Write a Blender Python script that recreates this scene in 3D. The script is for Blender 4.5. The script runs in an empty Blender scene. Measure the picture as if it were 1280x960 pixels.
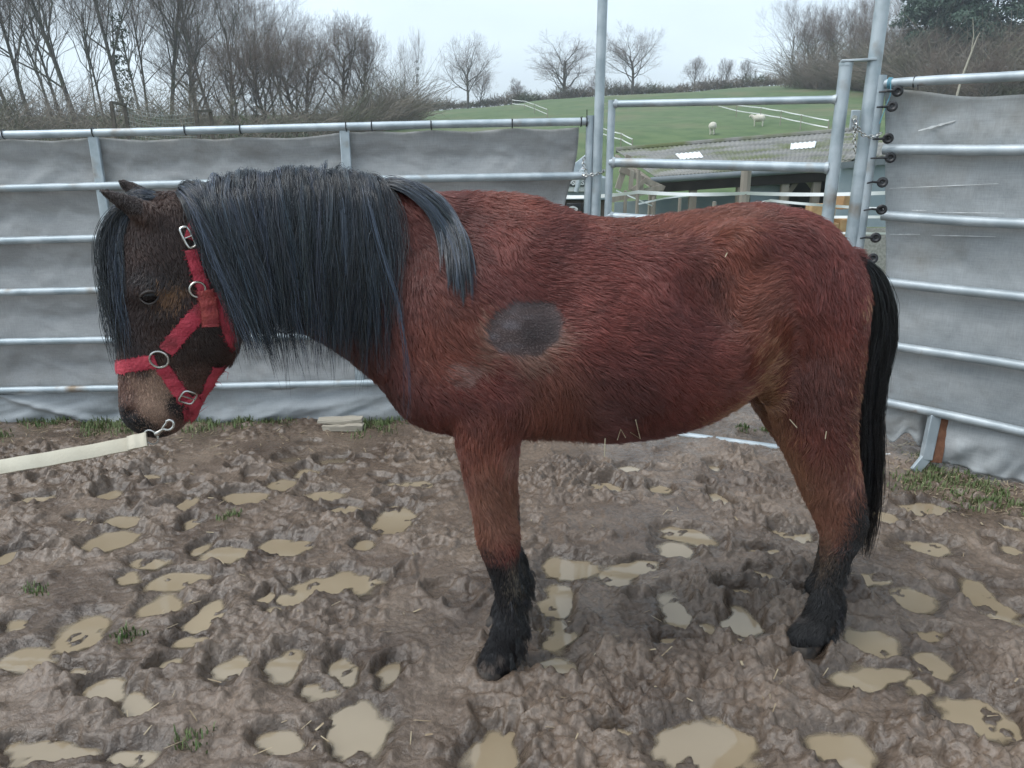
import bpy, bmesh, math, random
import numpy as np
from mathutils import Vector, Matrix

# ------------------------------------------------------------------ camera, sky, sun, exposure
SC = bpy.context.scene
COL = SC.collection
F_PX, PITCH, CAM_H = 961.0, math.radians(17.4), 1.55
cam_d = bpy.data.cameras.new('camera')
cam = bpy.data.objects.new('camera', cam_d)
COL.objects.link(cam)
cam.location = (0, 0, CAM_H)
cam.rotation_euler = (math.pi / 2 - PITCH, 0, 0)
cam_d.sensor_width = 36.0
cam_d.lens = 36.0 * F_PX / 1280.0
cam_d.clip_start = 0.05
cam_d.clip_end = 3000
SC.camera = cam

SUN_EL, SUN_ROT = math.radians(60), math.radians(-112)
world = bpy.data.worlds.new('World')
SC.world = world
world.use_nodes = True
wn, wl = world.node_tree.nodes, world.node_tree.links
bg = wn['Background']
sky = wn.new('ShaderNodeTexSky')
sky.sky_type = 'NISHITA'
sky.sun_disc = False
sky.sun_elevation = SUN_EL
sky.sun_rotation = SUN_ROT
sky.air_density = 1.0
sky.dust_density = 4.0
# an overcast veil: the clear sky is washed towards an even, slightly cool white, with soft cloud relief
bw = wn.new('ShaderNodeRGBToBW')
tint = wn.new('ShaderNodeMixRGB'); tint.blend_type = 'MULTIPLY'; tint.inputs[0].default_value = 1.0
tint.inputs[2].default_value = (0.84, 0.985, 1.10, 1)
mixs = wn.new('ShaderNodeMixRGB'); mixs.inputs[0].default_value = 0.80
tc = wn.new('ShaderNodeTexCoord')
mp = wn.new('ShaderNodeMapping'); mp.inputs['Scale'].default_value = (1.0, 1.0, 3.0)
cn = wn.new('ShaderNodeTexNoise'); cn.inputs['Scale'].default_value = 2.2; cn.inputs['Detail'].default_value = 5
cr = wn.new('ShaderNodeMapRange'); cr.inputs[1].default_value = 0.3; cr.inputs[2].default_value = 0.7
cr.inputs[3].default_value = 0.86; cr.inputs[4].default_value = 1.14
cm = wn.new('ShaderNodeMixRGB'); cm.blend_type = 'MULTIPLY'; cm.inputs[0].default_value = 1.0
veil = wn.new('ShaderNodeMixRGB'); veil.inputs[0].default_value = 0.62; veil.inputs[2].default_value = (7.5, 7.5, 7.5, 1)
wl.new(sky.outputs[0], bw.inputs[0]); wl.new(bw.outputs[0], veil.inputs[1]); wl.new(veil.outputs[0], tint.inputs[1])
wl.new(sky.outputs[0], mixs.inputs[1]); wl.new(tint.outputs[0], mixs.inputs[2])
wl.new(tc.outputs['Generated'], mp.inputs[0]); wl.new(mp.outputs[0], cn.inputs[0])
wl.new(cn.outputs[0], cr.inputs[0]); wl.new(mixs.outputs[0], cm.inputs[1]); wl.new(cr.outputs[0], cm.inputs[2])
wl.new(cm.outputs[0], bg.inputs[0])
bg.inputs[1].default_value = 0.105

sun_d = bpy.data.lights.new('sun', 'SUN')
sun_d.energy = 0.95
sun_d.angle = math.radians(40)
sun_d.color = (1.0, 0.97, 0.93)
sun = bpy.data.objects.new('sun', sun_d)
COL.objects.link(sun)
# Nishita: rotation 0 puts the sun at +Y, positive turns it clockwise seen from above
_sd = Vector((math.sin(SUN_ROT) * math.cos(SUN_EL), math.cos(SUN_ROT) * math.cos(SUN_EL), math.sin(SUN_EL)))
sun.rotation_euler = _sd.to_track_quat('Z', 'Y').to_euler()
sun.location = _sd * 50

SC.view_settings.view_transform = 'Standard'
SC.view_settings.look = 'None'
SC.view_settings.exposure = 1.0
SC.view_settings.gamma = 1.0
SC.cycles.use_denoising = True
SC.cycles.max_bounces = 6
SC.cycles.diffuse_bounces = 3
SC.cycles.glossy_bounces = 2
SC.cycles.transparent_max_bounces = 8

# ------------------------------------------------------------------ helpers
RNG = np.random.default_rng(7)
random.seed(7)
SP, CP = math.sin(PITCH), math.cos(PITCH)

def ray(px, py):
    u, v = (px - 640) / F_PX, (480 - py) / F_PX
    return Vector((u, CP + v * SP, -SP + v * CP))

def P(px, py, Y):
    d = ray(px, py)
    return Vector((0, 0, CAM_H)) + d * (Y / d.y)

def G(px, py, z=0.0):
    d = ray(px, py)
    return Vector((0, 0, CAM_H)) + d * ((z - CAM_H) / d.z)

def project(pts):
    pts = np.asarray(pts, dtype=float)
    x, y, z = pts[..., 0], pts[..., 1], pts[..., 2] - CAM_H
    dep = y * CP - z * SP
    up = y * SP + z * CP
    return 640 + F_PX * x / dep, 480 - F_PX * up / dep

def link(o, parent=None):
    COL.objects.link(o)
    if parent is not None:
        o.parent = parent
    return o

def tag(o, label=None, cat=None, group=None, kind=None):
    if label: o['label'] = label
    if cat: o['category'] = cat
    if group: o['group'] = group
    if kind: o['kind'] = kind
    return o

def empty(name, loc=(0, 0, 0), rz=0.0):
    o = bpy.data.objects.new(name, None)
    o.empty_display_size = 0.1
    o.location = loc
    o.rotation_euler = (0, 0, rz)
    return link(o)

def copy_tree(o, parent=None):
    c = o.copy()
    link(c)
    c.parent = parent
    for ch in list(o.children):
        copy_tree(ch, c)
    return c

def basis(d, hint=(0, 0, 1)):
    d = Vector(d).normalized()
    h = Vector(hint)
    if abs(d.dot(h)) > 0.97:
        h = Vector((1, 0, 0)) if abs(d.x) < 0.9 else Vector((0, 1, 0))
    s = d.cross(h).normalized()
    u = s.cross(d).normalized()
    return d, s, u

class MB:
    def __init__(self):
        self.v, self.f = [], []
    def add(self, vs, fs):
        b = len(self.v)
        self.v.extend([tuple(p) for p in vs])
        self.f.extend([tuple(i + b for i in f) for f in fs])
        return self
    def box(self, c, sx, sy, sz, M=None):
        c = Vector(c)
        vs = []
        for i in (-1, 1):
            for j in (-1, 1):
                for k in (-1, 1):
                    p = Vector((i * sx / 2, j * sy / 2, k * sz / 2))
                    if M is not None: p = M @ p
                    vs.append(c + p)
        return self.add(vs, [(0, 1, 3, 2), (4, 6, 7, 5), (0, 4, 5, 1), (2, 3, 7, 6), (0, 2, 6, 4), (1, 5, 7, 3)])
    def bar(self, a, b, w, h, hint=(0, 0, 1)):
        a, b = Vector(a), Vector(b)
        d, s, u = basis(b - a, hint)
        M = Matrix((s, d, u)).transposed()
        return self.box((a + b) / 2, w, (b - a).length, h, M)
    def tube(self, pts, radii, n=8, caps=True, closed=False):
        pts = [Vector(p) for p in pts]
        m = len(pts)
        if not hasattr(radii, '__len__'): radii = [radii] * m
        ps = None
        vs, fs = [], []
        for i, p in enumerate(pts):
            if closed:
                d = pts[(i + 1) % m] - pts[i - 1]
            else:
                d = pts[min(i + 1, m - 1)] - pts[max(i - 1, 0)]
            d.normalize()
            if ps is None:
                _, s, u = basis(d)
            else:
                s = (ps - d * ps.dot(d)).normalized()
                u = s.cross(d).normalized()
            ps = s
            for k in range(n):
                a = 2 * math.pi * k / n
                vs.append(p + (s * math.cos(a) + u * math.sin(a)) * radii[i])
        rng = range(m if closed else m - 1)
        for i in rng:
            j = (i + 1) % m
            for k in range(n):
                l = (k + 1) % n
                fs.append((i * n + k, i * n + l, j * n + l, j * n + k))
        if caps and not closed:
            fs.append(tuple(range(n - 1, -1, -1)))
            fs.append(tuple((m - 1) * n + k for k in range(n)))
        return self.add(vs, fs)
    def ring(self, c, nrm, R, r, n=20, k=8, sx=1.0):
        c = Vector(c)
        d, s, u = basis(nrm)
        return self.tube([c + s * math.cos(2 * math.pi * i / n) * R * sx + u * math.sin(2 * math.pi * i / n) * R for i in range(n)], r, k, closed=True)
    def mesh(self, name, smooth=True):
        me = bpy.data.meshes.new(name)
        me.from_pydata(self.v, [], self.f)
        if smooth:
            me.polygons.foreach_set('use_smooth', [True] * len(me.polygons))
            try: me.set_sharp_from_angle(angle=math.radians(40))
            except Exception: pass
        me.update()
        return me
    def build(self, name, mat, parent=None, smooth=True, bevel=0):
        o = bpy.data.objects.new(name, self.mesh(name, smooth))
        if mat is not None: o.data.materials.append(mat)
        if bevel:
            m = o.modifiers.new('bevel', 'BEVEL'); m.width = bevel; m.segments = 2; m.limit_method = 'ANGLE'
        return link(o, parent)

def np_mesh(name, verts, faces, mat=None, parent=None, smooth=True):
    """verts (n,3) array, faces (m,k) int array, k 3 or 4"""
    verts = np.ascontiguousarray(verts, dtype=np.float32)
    faces = np.ascontiguousarray(faces, dtype=np.int32)
    me = bpy.data.meshes.new(name)
    k = faces.shape[1]
    me.vertices.add(len(verts)); me.vertices.foreach_set('co', verts.ravel())
    me.loops.add(faces.size); me.loops.foreach_set('vertex_index', faces.ravel())
    me.polygons.add(len(faces))
    me.polygons.foreach_set('loop_start', np.arange(0, faces.size, k, dtype=np.int32))
    me.update(calc_edges=True)
    if smooth: me.polygons.foreach_set('use_smooth', np.ones(len(faces), dtype=bool))
    me.validate()
    o = bpy.data.objects.new(name, me)
    if mat is not None: me.materials.append(mat)
    return link(o, parent)

_LAT = {}
def lattice(n, seed):
    if (n, seed) not in _LAT:
        _LAT[(n, seed)] = _lattice(n, seed)
    return _LAT[(n, seed)]
def _lattice(n, seed):
    return np.random.default_rng(seed).random((n, n)).astype(np.float32)

def vnoise(x, y, seed=0, n=256):
    L = lattice(n, seed)
    xi = np.floor(x).astype(int); yi = np.floor(y).astype(int)
    fx = x - xi; fy = y - yi
    fx = fx * fx * fx * (fx * (fx * 6 - 15) + 10); fy = fy * fy * fy * (fy * (fy * 6 - 15) + 10)
    x0, x1, y0, y1 = xi % n, (xi + 1) % n, yi % n, (yi + 1) % n
    return (L[x0, y0] * (1 - fx) + L[x1, y0] * fx) * (1 - fy) + (L[x0, y1] * (1 - fx) + L[x1, y1] * fx) * fy

def fbm(x, y, oct=4, seed=0, gain=0.5, billow=False):
    s, a, t = 0.0, 1.0, 0.0
    for o in range(oct):
        c, sn = math.cos(o * 1.3 + seed), math.sin(o * 1.3 + seed)
        nx, ny = (x * c - y * sn) * 2 ** o, (x * sn + y * c) * 2 ** o
        v = vnoise(nx + 17.3 * o, ny - 9.1 * o, seed * 13 + o)
        if billow: v = np.abs(v * 2 - 1)
        s = s + a * v; t += a; a *= gain
    return s / t

def vnoise3(p, seed=0, n=32):
    L = np.random.default_rng(seed + 99).random((n, n, n)).astype(np.float32)
    i = np.floor(p).astype(int); f = p - i
    f = f * f * (3 - 2 * f)
    i0, i1 = i % n, (i + 1) % n
    r = 0
    for a in (0, 1):
        for b in (0, 1):
            for c in (0, 1):
                w = (f[..., 0] if a else 1 - f[..., 0]) * (f[..., 1] if b else 1 - f[..., 1]) * (f[..., 2] if c else 1 - f[..., 2])
                r = r + w * L[(i1 if a else i0)[..., 0], (i1 if b else i0)[..., 1], (i1 if c else i0)[..., 2]]
    return r

def sstep(a, b, x):
    t = np.clip((x - a) / (b - a), 0, 1)
    return t * t * (3 - 2 * t)

# ------------------------------------------------------------------ materials
def mat(name, c1, c2=None, rough=0.6, metal=0.0, scale=8.0, detail=5.0, lo=0.35, hi=0.65, bump=0.0, bscale=None, rough2=None, coords='Object', spec=None, stretch=None, c3=None, c3at=(0.6, 0.75), c3scale=2.0):
    m = bpy.data.materials.new(name)
    m.use_nodes = True
    nt = m.node_tree; N, L = nt.nodes, nt.links
    b = N['Principled BSDF']
    b.inputs['Roughness'].default_value = rough
    b.inputs['Metallic'].default_value = metal
    if spec is not None: b.inputs['Specular IOR Level'].default_value = spec
    b.inputs['Base Color'].default_value = (*c1, 1)
    t = N.new('ShaderNodeTexCoord')
    vec = t.outputs[coords]
    if stretch:
        mpn = N.new('ShaderNodeMapping'); mpn.inputs['Scale'].default_value = stretch
        L.new(vec, mpn.inputs[0]); vec = mpn.outputs[0]
    if c2 is not None:
        n = N.new('ShaderNodeTexNoise'); n.inputs['Scale'].default_value = scale; n.inputs['Detail'].default_value = detail
        L.new(vec, n.inputs['Vector'])
        r = N.new('ShaderNodeMapRange'); r.inputs[1].default_value = lo; r.inputs[2].default_value = hi
        L.new(n.outputs[0], r.inputs[0])
        x = N.new('ShaderNodeMixRGB'); x.inputs[1].default_value = (*c1, 1); x.inputs[2].default_value = (*c2, 1)
        L.new(r.outputs[0], x.inputs[0])
        out = x.outputs[0]
        if c3 is not None:
            n3 = N.new('ShaderNodeTexNoise'); n3.inputs['Scale'].default_value = c3scale; n3.inputs['Detail'].default_value = 6
            L.new(vec, n3.inputs['Vector'])
            r3 = N.new('ShaderNodeMapRange'); r3.inputs[1].default_value = c3at[0]; r3.inputs[2].default_value = c3at[1]
            L.new(n3.outputs[0], r3.inputs[0])
            x3 = N.new('ShaderNodeMixRGB'); x3.inputs[2].default_value = (*c3, 1)
            L.new(r3.outputs[0], x3.inputs[0]); L.new(out, x3.inputs[1]); out = x3.outputs[0]
        L.new(out, b.inputs['Base Color'])
        if rough2 is not None:
            rr = N.new('ShaderNodeMapRange'); rr.inputs[1].default_value = lo; rr.inputs[2].default_value = hi
            rr.inputs[3].default_value = rough; rr.inputs[4].default_value = rough2
            L.new(n.outputs[0], rr.inputs[0]); L.new(rr.outputs[0], b.inputs['Roughness'])
    if bump:
        bn = N.new('ShaderNodeTexNoise'); bn.inputs['Scale'].default_value = bscale or scale * 4; bn.inputs['Detail'].default_value = 6
        L.new(vec, bn.inputs['Vector'])
        bp = N.new('ShaderNodeBump'); bp.inputs['Strength'].default_value = bump; bp.inputs['Distance'].default_value = 0.01
        L.new(bn.outputs[0], bp.inputs['Height']); L.new(bp.outputs[0], b.inputs['Normal'])
    return m

M = {}
M['galv'] = mat('galvanised_steel', (0.33, 0.385, 0.415), (0.46, 0.515, 0.545), 0.42, 0.35, 9, lo=0.4, hi=0.6, rough2=0.55, bump=0.08, bscale=60, coords='Object', c3=(0.24, 0.19, 0.14), c3at=(0.58, 0.76), c3scale=6)
M['galv_old'] = mat('weathered_galvanised_steel', (0.31, 0.355, 0.38), (0.45, 0.495, 0.52), 0.5, 0.3, 7, lo=0.4, hi=0.62, bump=0.1, bscale=50, c3=(0.22, 0.12, 0.06), c3at=(0.64, 0.74), c3scale=7)
M['steel'] = mat('bright_steel', (0.62, 0.62, 0.60), (0.42, 0.40, 0.36), 0.25, 0.9, 40, bump=0.03)
M['rust'] = mat('rusty_steel', (0.16, 0.065, 0.035), (0.24, 0.11, 0.06), 0.8, 0.1, 30, bump=0.3)
M['black_plastic'] = mat('black_plastic', (0.012, 0.012, 0.014), (0.03, 0.03, 0.032), 0.45, 0, 30)
M['white_plastic'] = mat('white_plastic', (0.72, 0.74, 0.74), (0.55, 0.56, 0.55), 0.5, 0, 12)
M['wood'] = mat('weathered_wood', (0.20, 0.17, 0.14), (0.30, 0.27, 0.23), 0.85, 0, 6, stretch=(1, 1, 0.2), bump=0.4, bscale=25)
M['wood_pale'] = mat('pale_split_wood', (0.42, 0.38, 0.31), (0.28, 0.25, 0.2), 0.85, 0, 10, stretch=(0.2, 3, 3), bump=0.5, bscale=30)
M['wood_dark'] = mat('dark_wood', (0.06, 0.05, 0.04), (0.11, 0.09, 0.075), 0.85, 0, 8, bump=0.3)
M['bark'] = mat('grey_brown_bark', (0.068, 0.061, 0.053), (0.12, 0.108, 0.092), 0.9, 0, 3, c3=(0.07, 0.085, 0.045), c3at=(0.5, 0.7), c3scale=0.8)
M['twig'] = mat('bare_twigs', (0.120, 0.088, 0.070), (0.16, 0.122, 0.098), 0.9, 0, 0.6)
M['bramble'] = mat('brown_bramble', (0.15, 0.125, 0.10), (0.21, 0.18, 0.145), 0.9, 0, 0.35, c3=(0.085, 0.10, 0.05), c3at=(0.5, 0.66), c3scale=0.25)
M['needles'] = mat('dark_conifer_needles', (0.035, 0.068, 0.045), (0.065, 0.105, 0.07), 0.7, 0, 1.2)
M['ivy'] = mat('dark_ivy_leaves', (0.03, 0.05, 0.022), (0.055, 0.075, 0.035), 0.6, 0, 2)
M['grass'] = mat('grass_blades', (0.075, 0.125, 0.035), (0.14, 0.17, 0.07), 0.65, 0, 14)
M['roof'] = mat('mossy_cement_sheet', (0.15, 0.15, 0.14), (0.22, 0.215, 0.20), 0.95, 0, 1.6, c3=(0.10, 0.115, 0.05), c3at=(0.48, 0.62), c3scale=0.7, bump=0.5, bscale=12)
M['gutter'] = mat('grey_gutter', (0.11, 0.13, 0.145), (0.15, 0.17, 0.18), 0.6, 0, 3)
M['blue_sheet'] = mat('blue_grey_tin', (0.20, 0.25, 0.28), (0.27, 0.31, 0.33), 0.7, 0, 2)
M['board_dark'] = mat('near_black_board', (0.02, 0.018, 0.016), (0.035, 0.03, 0.027), 0.9, 0, 3)  # near-black brown for eave board, back wall and cladding
M['skylight'] = mat('white_corrugated_skylight', (0.74, 0.77, 0.78), (0.82, 0.84, 0.84), 0.5, 0, 3)
M['straw'] = mat('orange_straw', (0.34, 0.19, 0.09), (0.42, 0.28, 0.14), 0.9, 0, 6, bump=0.6)
M['tape'] = mat('white_fence_tape', (0.78, 0.79, 0.78), (0.66, 0.67, 0.66), 0.55, 0, 6)
M['wool'] = mat('cream_wool', (0.60, 0.57, 0.49), (0.48, 0.45, 0.38), 0.95, 0, 8, bump=0.6)
M['stone'] = mat('pale_stone', (0.34, 0.33, 0.30), (0.22, 0.21, 0.19), 0.85, 0, 18, bump=0.5)
M['wire'] = mat('grey_net', (0.20, 0.21, 0.20), None, 0.7)
# ------------------------------------------------------------------ the land: one sheet to the horizon
CREST = [(-2000, 150), (200, 146), (520, 141), (600, 135), (700, 126), (760, 122), (860, 117), (950, 112), (1050, 107), (1280, 100), (3000, 90)]
CREST_Y = 130.0
_cx = np.array([P(a, b, CREST_Y).x for a, b in CREST]); _cz = np.array([P(a, b, CREST_Y).z for a, b in CREST])

def land(x, y):
    x = np.asarray(x, dtype=float); y = np.asarray(y, dtype=float)
    cz = np.interp(x * CREST_Y / np.maximum(y, 25), _cx, _cz)
    pen = -0.07 - 0.04 * sstep(5.2, 8, y)
    dip = -1.9 * sstep(6.5, 17, y) * sstep(-22, -4, x)
    rise = sstep(30, 60, y) * 0.30 + sstep(45, CREST_Y, y) * 0.70
    z = pen + dip * (1 - sstep(30, 52, y)) + rise * cz
    z = z - 3.0 * sstep(CREST_Y, CREST_Y + 120, y)
    return z + sstep(8, 30, y) * (fbm(x / 9 + 50, y / 9 + 50, 3, 3) - 0.5) * 0.5

def graded(a, b, near, growth):
    out, v, s = [0.0], 0.0, near
    while v < b:
        v += s; s *= growth; out.append(v)
    out2, v, s = [], 0.0, near
    while v < a:
        v += s; s *= growth; out2.append(-v)
    return np.array(out2[::-1] + out)
gx = graded(215, 215, 0.8, 1.03)
gy = graded(60, 195, 0.8, 1.02)
X, Y = np.meshgrid(gx, gy, indexing='ij')
Z = land(X, Y)
def grid_faces(n, m):
    i = np.arange(n * m).reshape(n, m)
    return np.stack([i[:-1, :-1], i[1:, :-1], i[1:, 1:], i[:-1, 1:]], -1).reshape(-1, 4)
M['land'] = mat('winter_pasture', (0.056, 0.098, 0.032), (0.092, 0.135, 0.050), 0.9, 0, 0.8, lo=0.35, hi=0.65, coords='Object', c3=(0.125, 0.13, 0.065), c3at=(0.48, 0.70), c3scale=0.16, bump=0.4, bscale=6)
land_o = np_mesh('ground', np.stack([X, Y, Z], -1).reshape(-1, 3), grid_faces(*X.shape), M['land'])
tag(land_o, kind='structure')

# ------------------------------------------------------------------ churned mud of the pen with its puddles
PUD = []
for cx, cy, w, h in [(285,250,55,30),(490,275,62,36),(320,318,110,36),(300,368,132,46),(220,312,50,14),(85,262,100,20),(385,200,80,12),(440,222,50,14),
    (765,152,50,22),(870,158,62,25),(800,192,75,25),(735,222,62,30),(840,250,95,28),(640,262,125,35),(885,288,70,25),(1030,228,80,14),(820,122,60,9),
    (740,385,122,50),(590,405,110,30),(530,388,40,22),(465,475,165,50),(395,430,100,28),(420,535,90,45),(550,560,95,75),(340,465,60,16),
    (15,420,42,35),(230,605,140,88),(60,690,170,80),(15,600,40,28),(210,712,60,24),(270,765,90,80),(345,795,105,55),(440,703,48,26),(590,710,80,58),
    (740,695,108,98),(905,700,58,72),(1015,720,52,56),(870,490,235,60),(760,520,80,28),(705,555,50,26),(685,523,28,20),(830,765,60,28),(965,385,50,25),(1040,310,130,72),
    (150,920,225,52),(340,935,120,60),(720,905,110,60),(930,870,175,175),(500,630,80,36),(505,325,40,22)]:
    PUD.append((cx / 2.0865, 500 + cy / 2.0865, w / 2.0865, h / 2.0865))
for cx, cy, w, h in [(140,345,145,62),(115,425,84,75),(100,510,90,95),(110,597,100,36),(300,345,140,34),(250,365,80,34),(435,262,112,42),(410,300,80,40),(230,145,110,30),(360,147,46,22),
    (295,97,70,14),(520,175,46,40),(705,260,76,25),(655,306,112,20),(420,450,92,92),(490,500,80,30),(580,480,92,62),(400,535,60,28),(640,372,60,22),(730,415,36,36),(570,415,80,20),
    (880,370,112,40),(930,215,62,40),(1030,195,122,34),(1035,292,132,35),(900,520,112,52),(1010,420,92,62),(1020,505,56,30),(1050,580,90,46),(885,615,205,55),(1165,710,168,102),
    (1185,420,84,125),(820,800,172,115),(490,790,275,112),(260,757,90,30),(735,575,70,18),(10,770,40,60),(1265,755,42,42),(1250,245,60,18),(1255,295,50,24),(495,95,30,14),(1020,650,70,26)]:
    PUD.append((640 + cx / 2, 540 + cy / 2, w / 2, h / 2))
PUD += [(612, 940, 84, 52), (520, 606, 40, 10), (640, 1010, 120, 60), (300, 1020, 140, 60), (1000, 1030, 150, 60)]

step = 0.0072
mx = np.arange(-3.45, 3.75, step); my = np.arange(0.62, 5.05, step)
X, Y = np.meshgrid(mx, my, indexing='ij')
wx = X + (fbm(X / 0.13, Y / 0.13, 3, 21) - 0.5) * 0.10
wy = Y + (fbm(X / 0.13, Y / 0.13, 3, 22) - 0.5) * 0.10
h = 0.022 + (fbm(wx / 0.55, wy / 0.55, 3, 31) - 0.5) * 0.030
clod = 1 - fbm(wx / 0.10, wy / 0.10, 4, 33, 0.55, billow=True)          # rounded clods with creases between
def domes(x, y, cell, seed):
    """rounded lumps: one dome of random height per jittered cell"""
    jx, jy, jh = lattice(128, seed), lattice(128, seed + 1), lattice(128, seed + 2)
    x, y = x / cell + 500, y / cell + 500
    xi, yi = np.floor(x).astype(int), np.floor(y).astype(int); best = np.zeros_like(x)
    for a in (-1, 0, 1):
        for b_ in (-1, 0, 1):
            ci, cj = (xi + a) % 128, (yi + b_) % 128
            d2 = (x - (xi + a + jx[ci, cj])) ** 2 + (y - (yi + b_ + jy[ci, cj])) ** 2
            rr_ = 0.35 + 0.45 * jh[ci, cj]
            best = np.maximum(best, np.clip(1 - d2 / rr_ ** 2, 0, 1) ** 0.75 * rr_)
    return best
rough = sstep(0.40, 0.66, fbm(X / 0.40, Y / 0.40, 4, 37)) * (0.55 + 0.9 * sstep(0.35, 0.65, fbm(X / 1.1, Y / 1.1, 2, 38)))               # smeared and torn areas
w2x = X + (fbm(X / 0.05, Y / 0.05, 3, 23) - 0.5) * 0.045; w2y = Y + (fbm(X / 0.05, Y / 0.05, 3, 24) - 0.5) * 0.045
h += (clod - 0.62) * (0.022 + 0.040 * rough)
h += domes(w2x, w2y, 0.085, 201) * (0.006 + 0.032 * rough) + domes(w2x, w2y, 0.036, 205) * (0.006 + 0.026 * rough) + domes(w2x, w2y, 0.020, 209) * (0.003 + 0.010 * rough)
h += (fbm(X / 0.020, Y / 0.020, 3, 39, 0.7) - 0.5) * (0.005 + 0.010 * rough) - 0.006
h = 0.018 + (h - 0.018) * 0.74
# hoof prints between the puddles: shallow bowls with a thrown-up rim
hp = np.random.default_rng(5)
for _ in range(230):
    cx, cy = hp.uniform(-3, 3.3), hp.uniform(0.8, 4.3)
    r0 = hp.uniform(0.05, 0.075); a = hp.uniform(0, 6.28); e = hp.uniform(1.0, 1.5)
    i0, i1 = np.searchsorted(mx, [cx - 0.2, cx + 0.2]); j0, j1 = np.searchsorted(my, [cy - 0.2, cy + 0.2])
    dx, dy = wx[i0:i1, j0:j1] - cx, wy[i0:i1, j0:j1] - cy
    u, v = dx * math.cos(a) + dy * math.sin(a), (-dx * math.sin(a) + dy * math.cos(a)) * e
    q = np.sqrt(u * u + v * v) / r0
    h[i0:i1, j0:j1] += -0.022 * (1 - sstep(0.6, 1.05, q)) + 0.014 * np.exp(-((q - 1.25) / 0.25) ** 2)
h = np.where(h < 0.012, 0.012 + (h - 0.012) * 0.25, h)
h = np.maximum(h, 0.004)
q = np.full(X.shape, 9.0)
edge = (fbm(X / 0.085, Y / 0.085, 5, 41, 0.62) - 0.5) * 1.7
for px, py, w, hh in PUD:
    c = G(px, py)
    rx = abs(G(px + w / 2, py).x - c.x) * 0.86 + 0.005
    ry = (G(px, py - hh / 2).y - G(px, py + hh / 2).y) / 2 * 0.88 + 0.008
    R = max(rx, ry) * 1.9 + 0.1
    i0, i1 = np.searchsorted(mx, [c.x - R, c.x + R]); j0, j1 = np.searchsorted(my, [c.y - R, c.y + R])
    if i0 >= i1 or j0 >= j1: continue
    dx, dy = (wx[i0:i1, j0:j1] - c.x) / rx, (wy[i0:i1, j0:j1] - c.y) / ry
    sm = np.sqrt(dx * dx + dy * dy)
    sm = 1 + (sm - 1) * min(1.0, max(rx, ry) / 0.11 * 0.8 + 0.3)
    q[i0:i1, j0:j1] = np.minimum(q[i0:i1, j0:j1], sm + edge[i0:i1, j0:j1] * 0.50 * float(np.clip(max(rx, ry) / 0.13, 0.35, 1)))
t = sstep(0.70, 1.75, q) * 0.7 + sstep(0.8, 1.2, q) * 0.3
h = np.where(q < 1.7, h * (0.45 + 0.55 * sstep(1.0, 1.7, q)) + 0.002, h)
isl = sstep(0.70, 0.76, fbm(X / 0.06, Y / 0.06, 3, 47))
h = (-0.016 + 0.02 * isl) * (1 - t) + h * t + 0.006 * np.exp(-((q - 1.6) / 0.25) ** 2) * (clod - 0.2)
# little clods thrown on top
ck = np.random.default_rng(9)
for _ in range(2600):
    cx, cy = ck.uniform(-3.3, 3.6), ck.uniform(0.7, 4.6)
    r0 = ck.uniform(0.007, 0.024)
    i0, i1 = np.searchsorted(mx, [cx - .05, cx + .05]); j0, j1 = np.searchsorted(my, [cy - .05, cy + .05])
    if i0 >= i1 or j0 >= j1: continue
    if q[(i0 + i1) // 2, (j0 + j1) // 2] < 1.25: continue
    dd = ((wx[i0:i1, j0:j1] - cx) ** 2 + (wy[i0:i1, j0:j1] - cy) ** 2) / r0 ** 2
    h[i0:i1, j0:j1] += np.clip(1 - dd, 0, 1) ** 0.6 * r0 * 0.7
# mud squeezed up round the pony's feet
for px, py in ((620, 846), (1008, 810), (652, 786), (1062, 752)):
    c = G(px, py); rr_ = np.sqrt((X - c.x) ** 2 + (Y - c.y) ** 2) + (fbm(X / 0.03, Y / 0.03, 2, 48) - 0.5) * 0.03
    h += 0.030 * np.exp(-((rr_ - 0.078) / 0.022) ** 2)
# firmer, higher verge along the fences, sunk edge at the border of the sheet
def verge(x, y):
    left = sstep(3.35, 4.05, y - 0.02 * x)
    right = sstep(-0.75, 0.0, (x - 2.45) + (y - 3.4) * 1.35 - 0.15)
    return np.clip(left + right, 0, 1)
vg = verge(X, Y)
wet = np.clip((1 - sstep(1.0, 2.2, q)) * 0.85 + (1 - sstep(0.004, 0.022, h)) * 0.6, 0, 1)
h = h * (1 - vg * 0.55) + vg * 0.022
MUDH = h
def mud_z(x, y):
    i = int(np.clip((x - mx[0]) / step, 0, len(mx) - 1)); j = int(np.clip((y - my[0]) / step, 0, len(my) - 1))
    return float(MUDH[i, j])

m = bpy.data.materials.new('wet_churned_mud'); m.use_nodes = True
N, L = m.node_tree.nodes, m.node_tree.links
b = N['Principled BSDF']
geo = N.new('ShaderNodeNewGeometry')
n1 = N.new('ShaderNodeTexNoise'); n1.inputs['Scale'].default_value = 3.5; n1.inputs['Detail'].default_value = 8
n2 = N.new('ShaderNodeTexNoise'); n2.inputs['Scale'].default_value = 70; n2.inputs['Detail'].default_value = 5
n3 = N.new('ShaderNodeTexNoise'); n3.inputs['Scale'].default_value = 2.1; n3.inputs['Detail'].default_value = 4
n4 = N.new('ShaderNodeTexVoronoi'); n4.inputs['Scale'].default_value = 55
for n in (n1, n2, n3, n4): L.new(geo.outputs['Position'], n.inputs['Vector'])
r1 = N.new('ShaderNodeValToRGB')
r1.color_ramp.elements[0].position = 0.3; r1.color_ramp.elements[0].color = (0.074, 0.051, 0.037, 1)
r1.color_ramp.elements[1].position = 0.72; r1.color_ramp.elements[1].color = (0.182, 0.136, 0.102, 1)
L.new(n1.outputs[0], r1.inputs[0])
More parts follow.
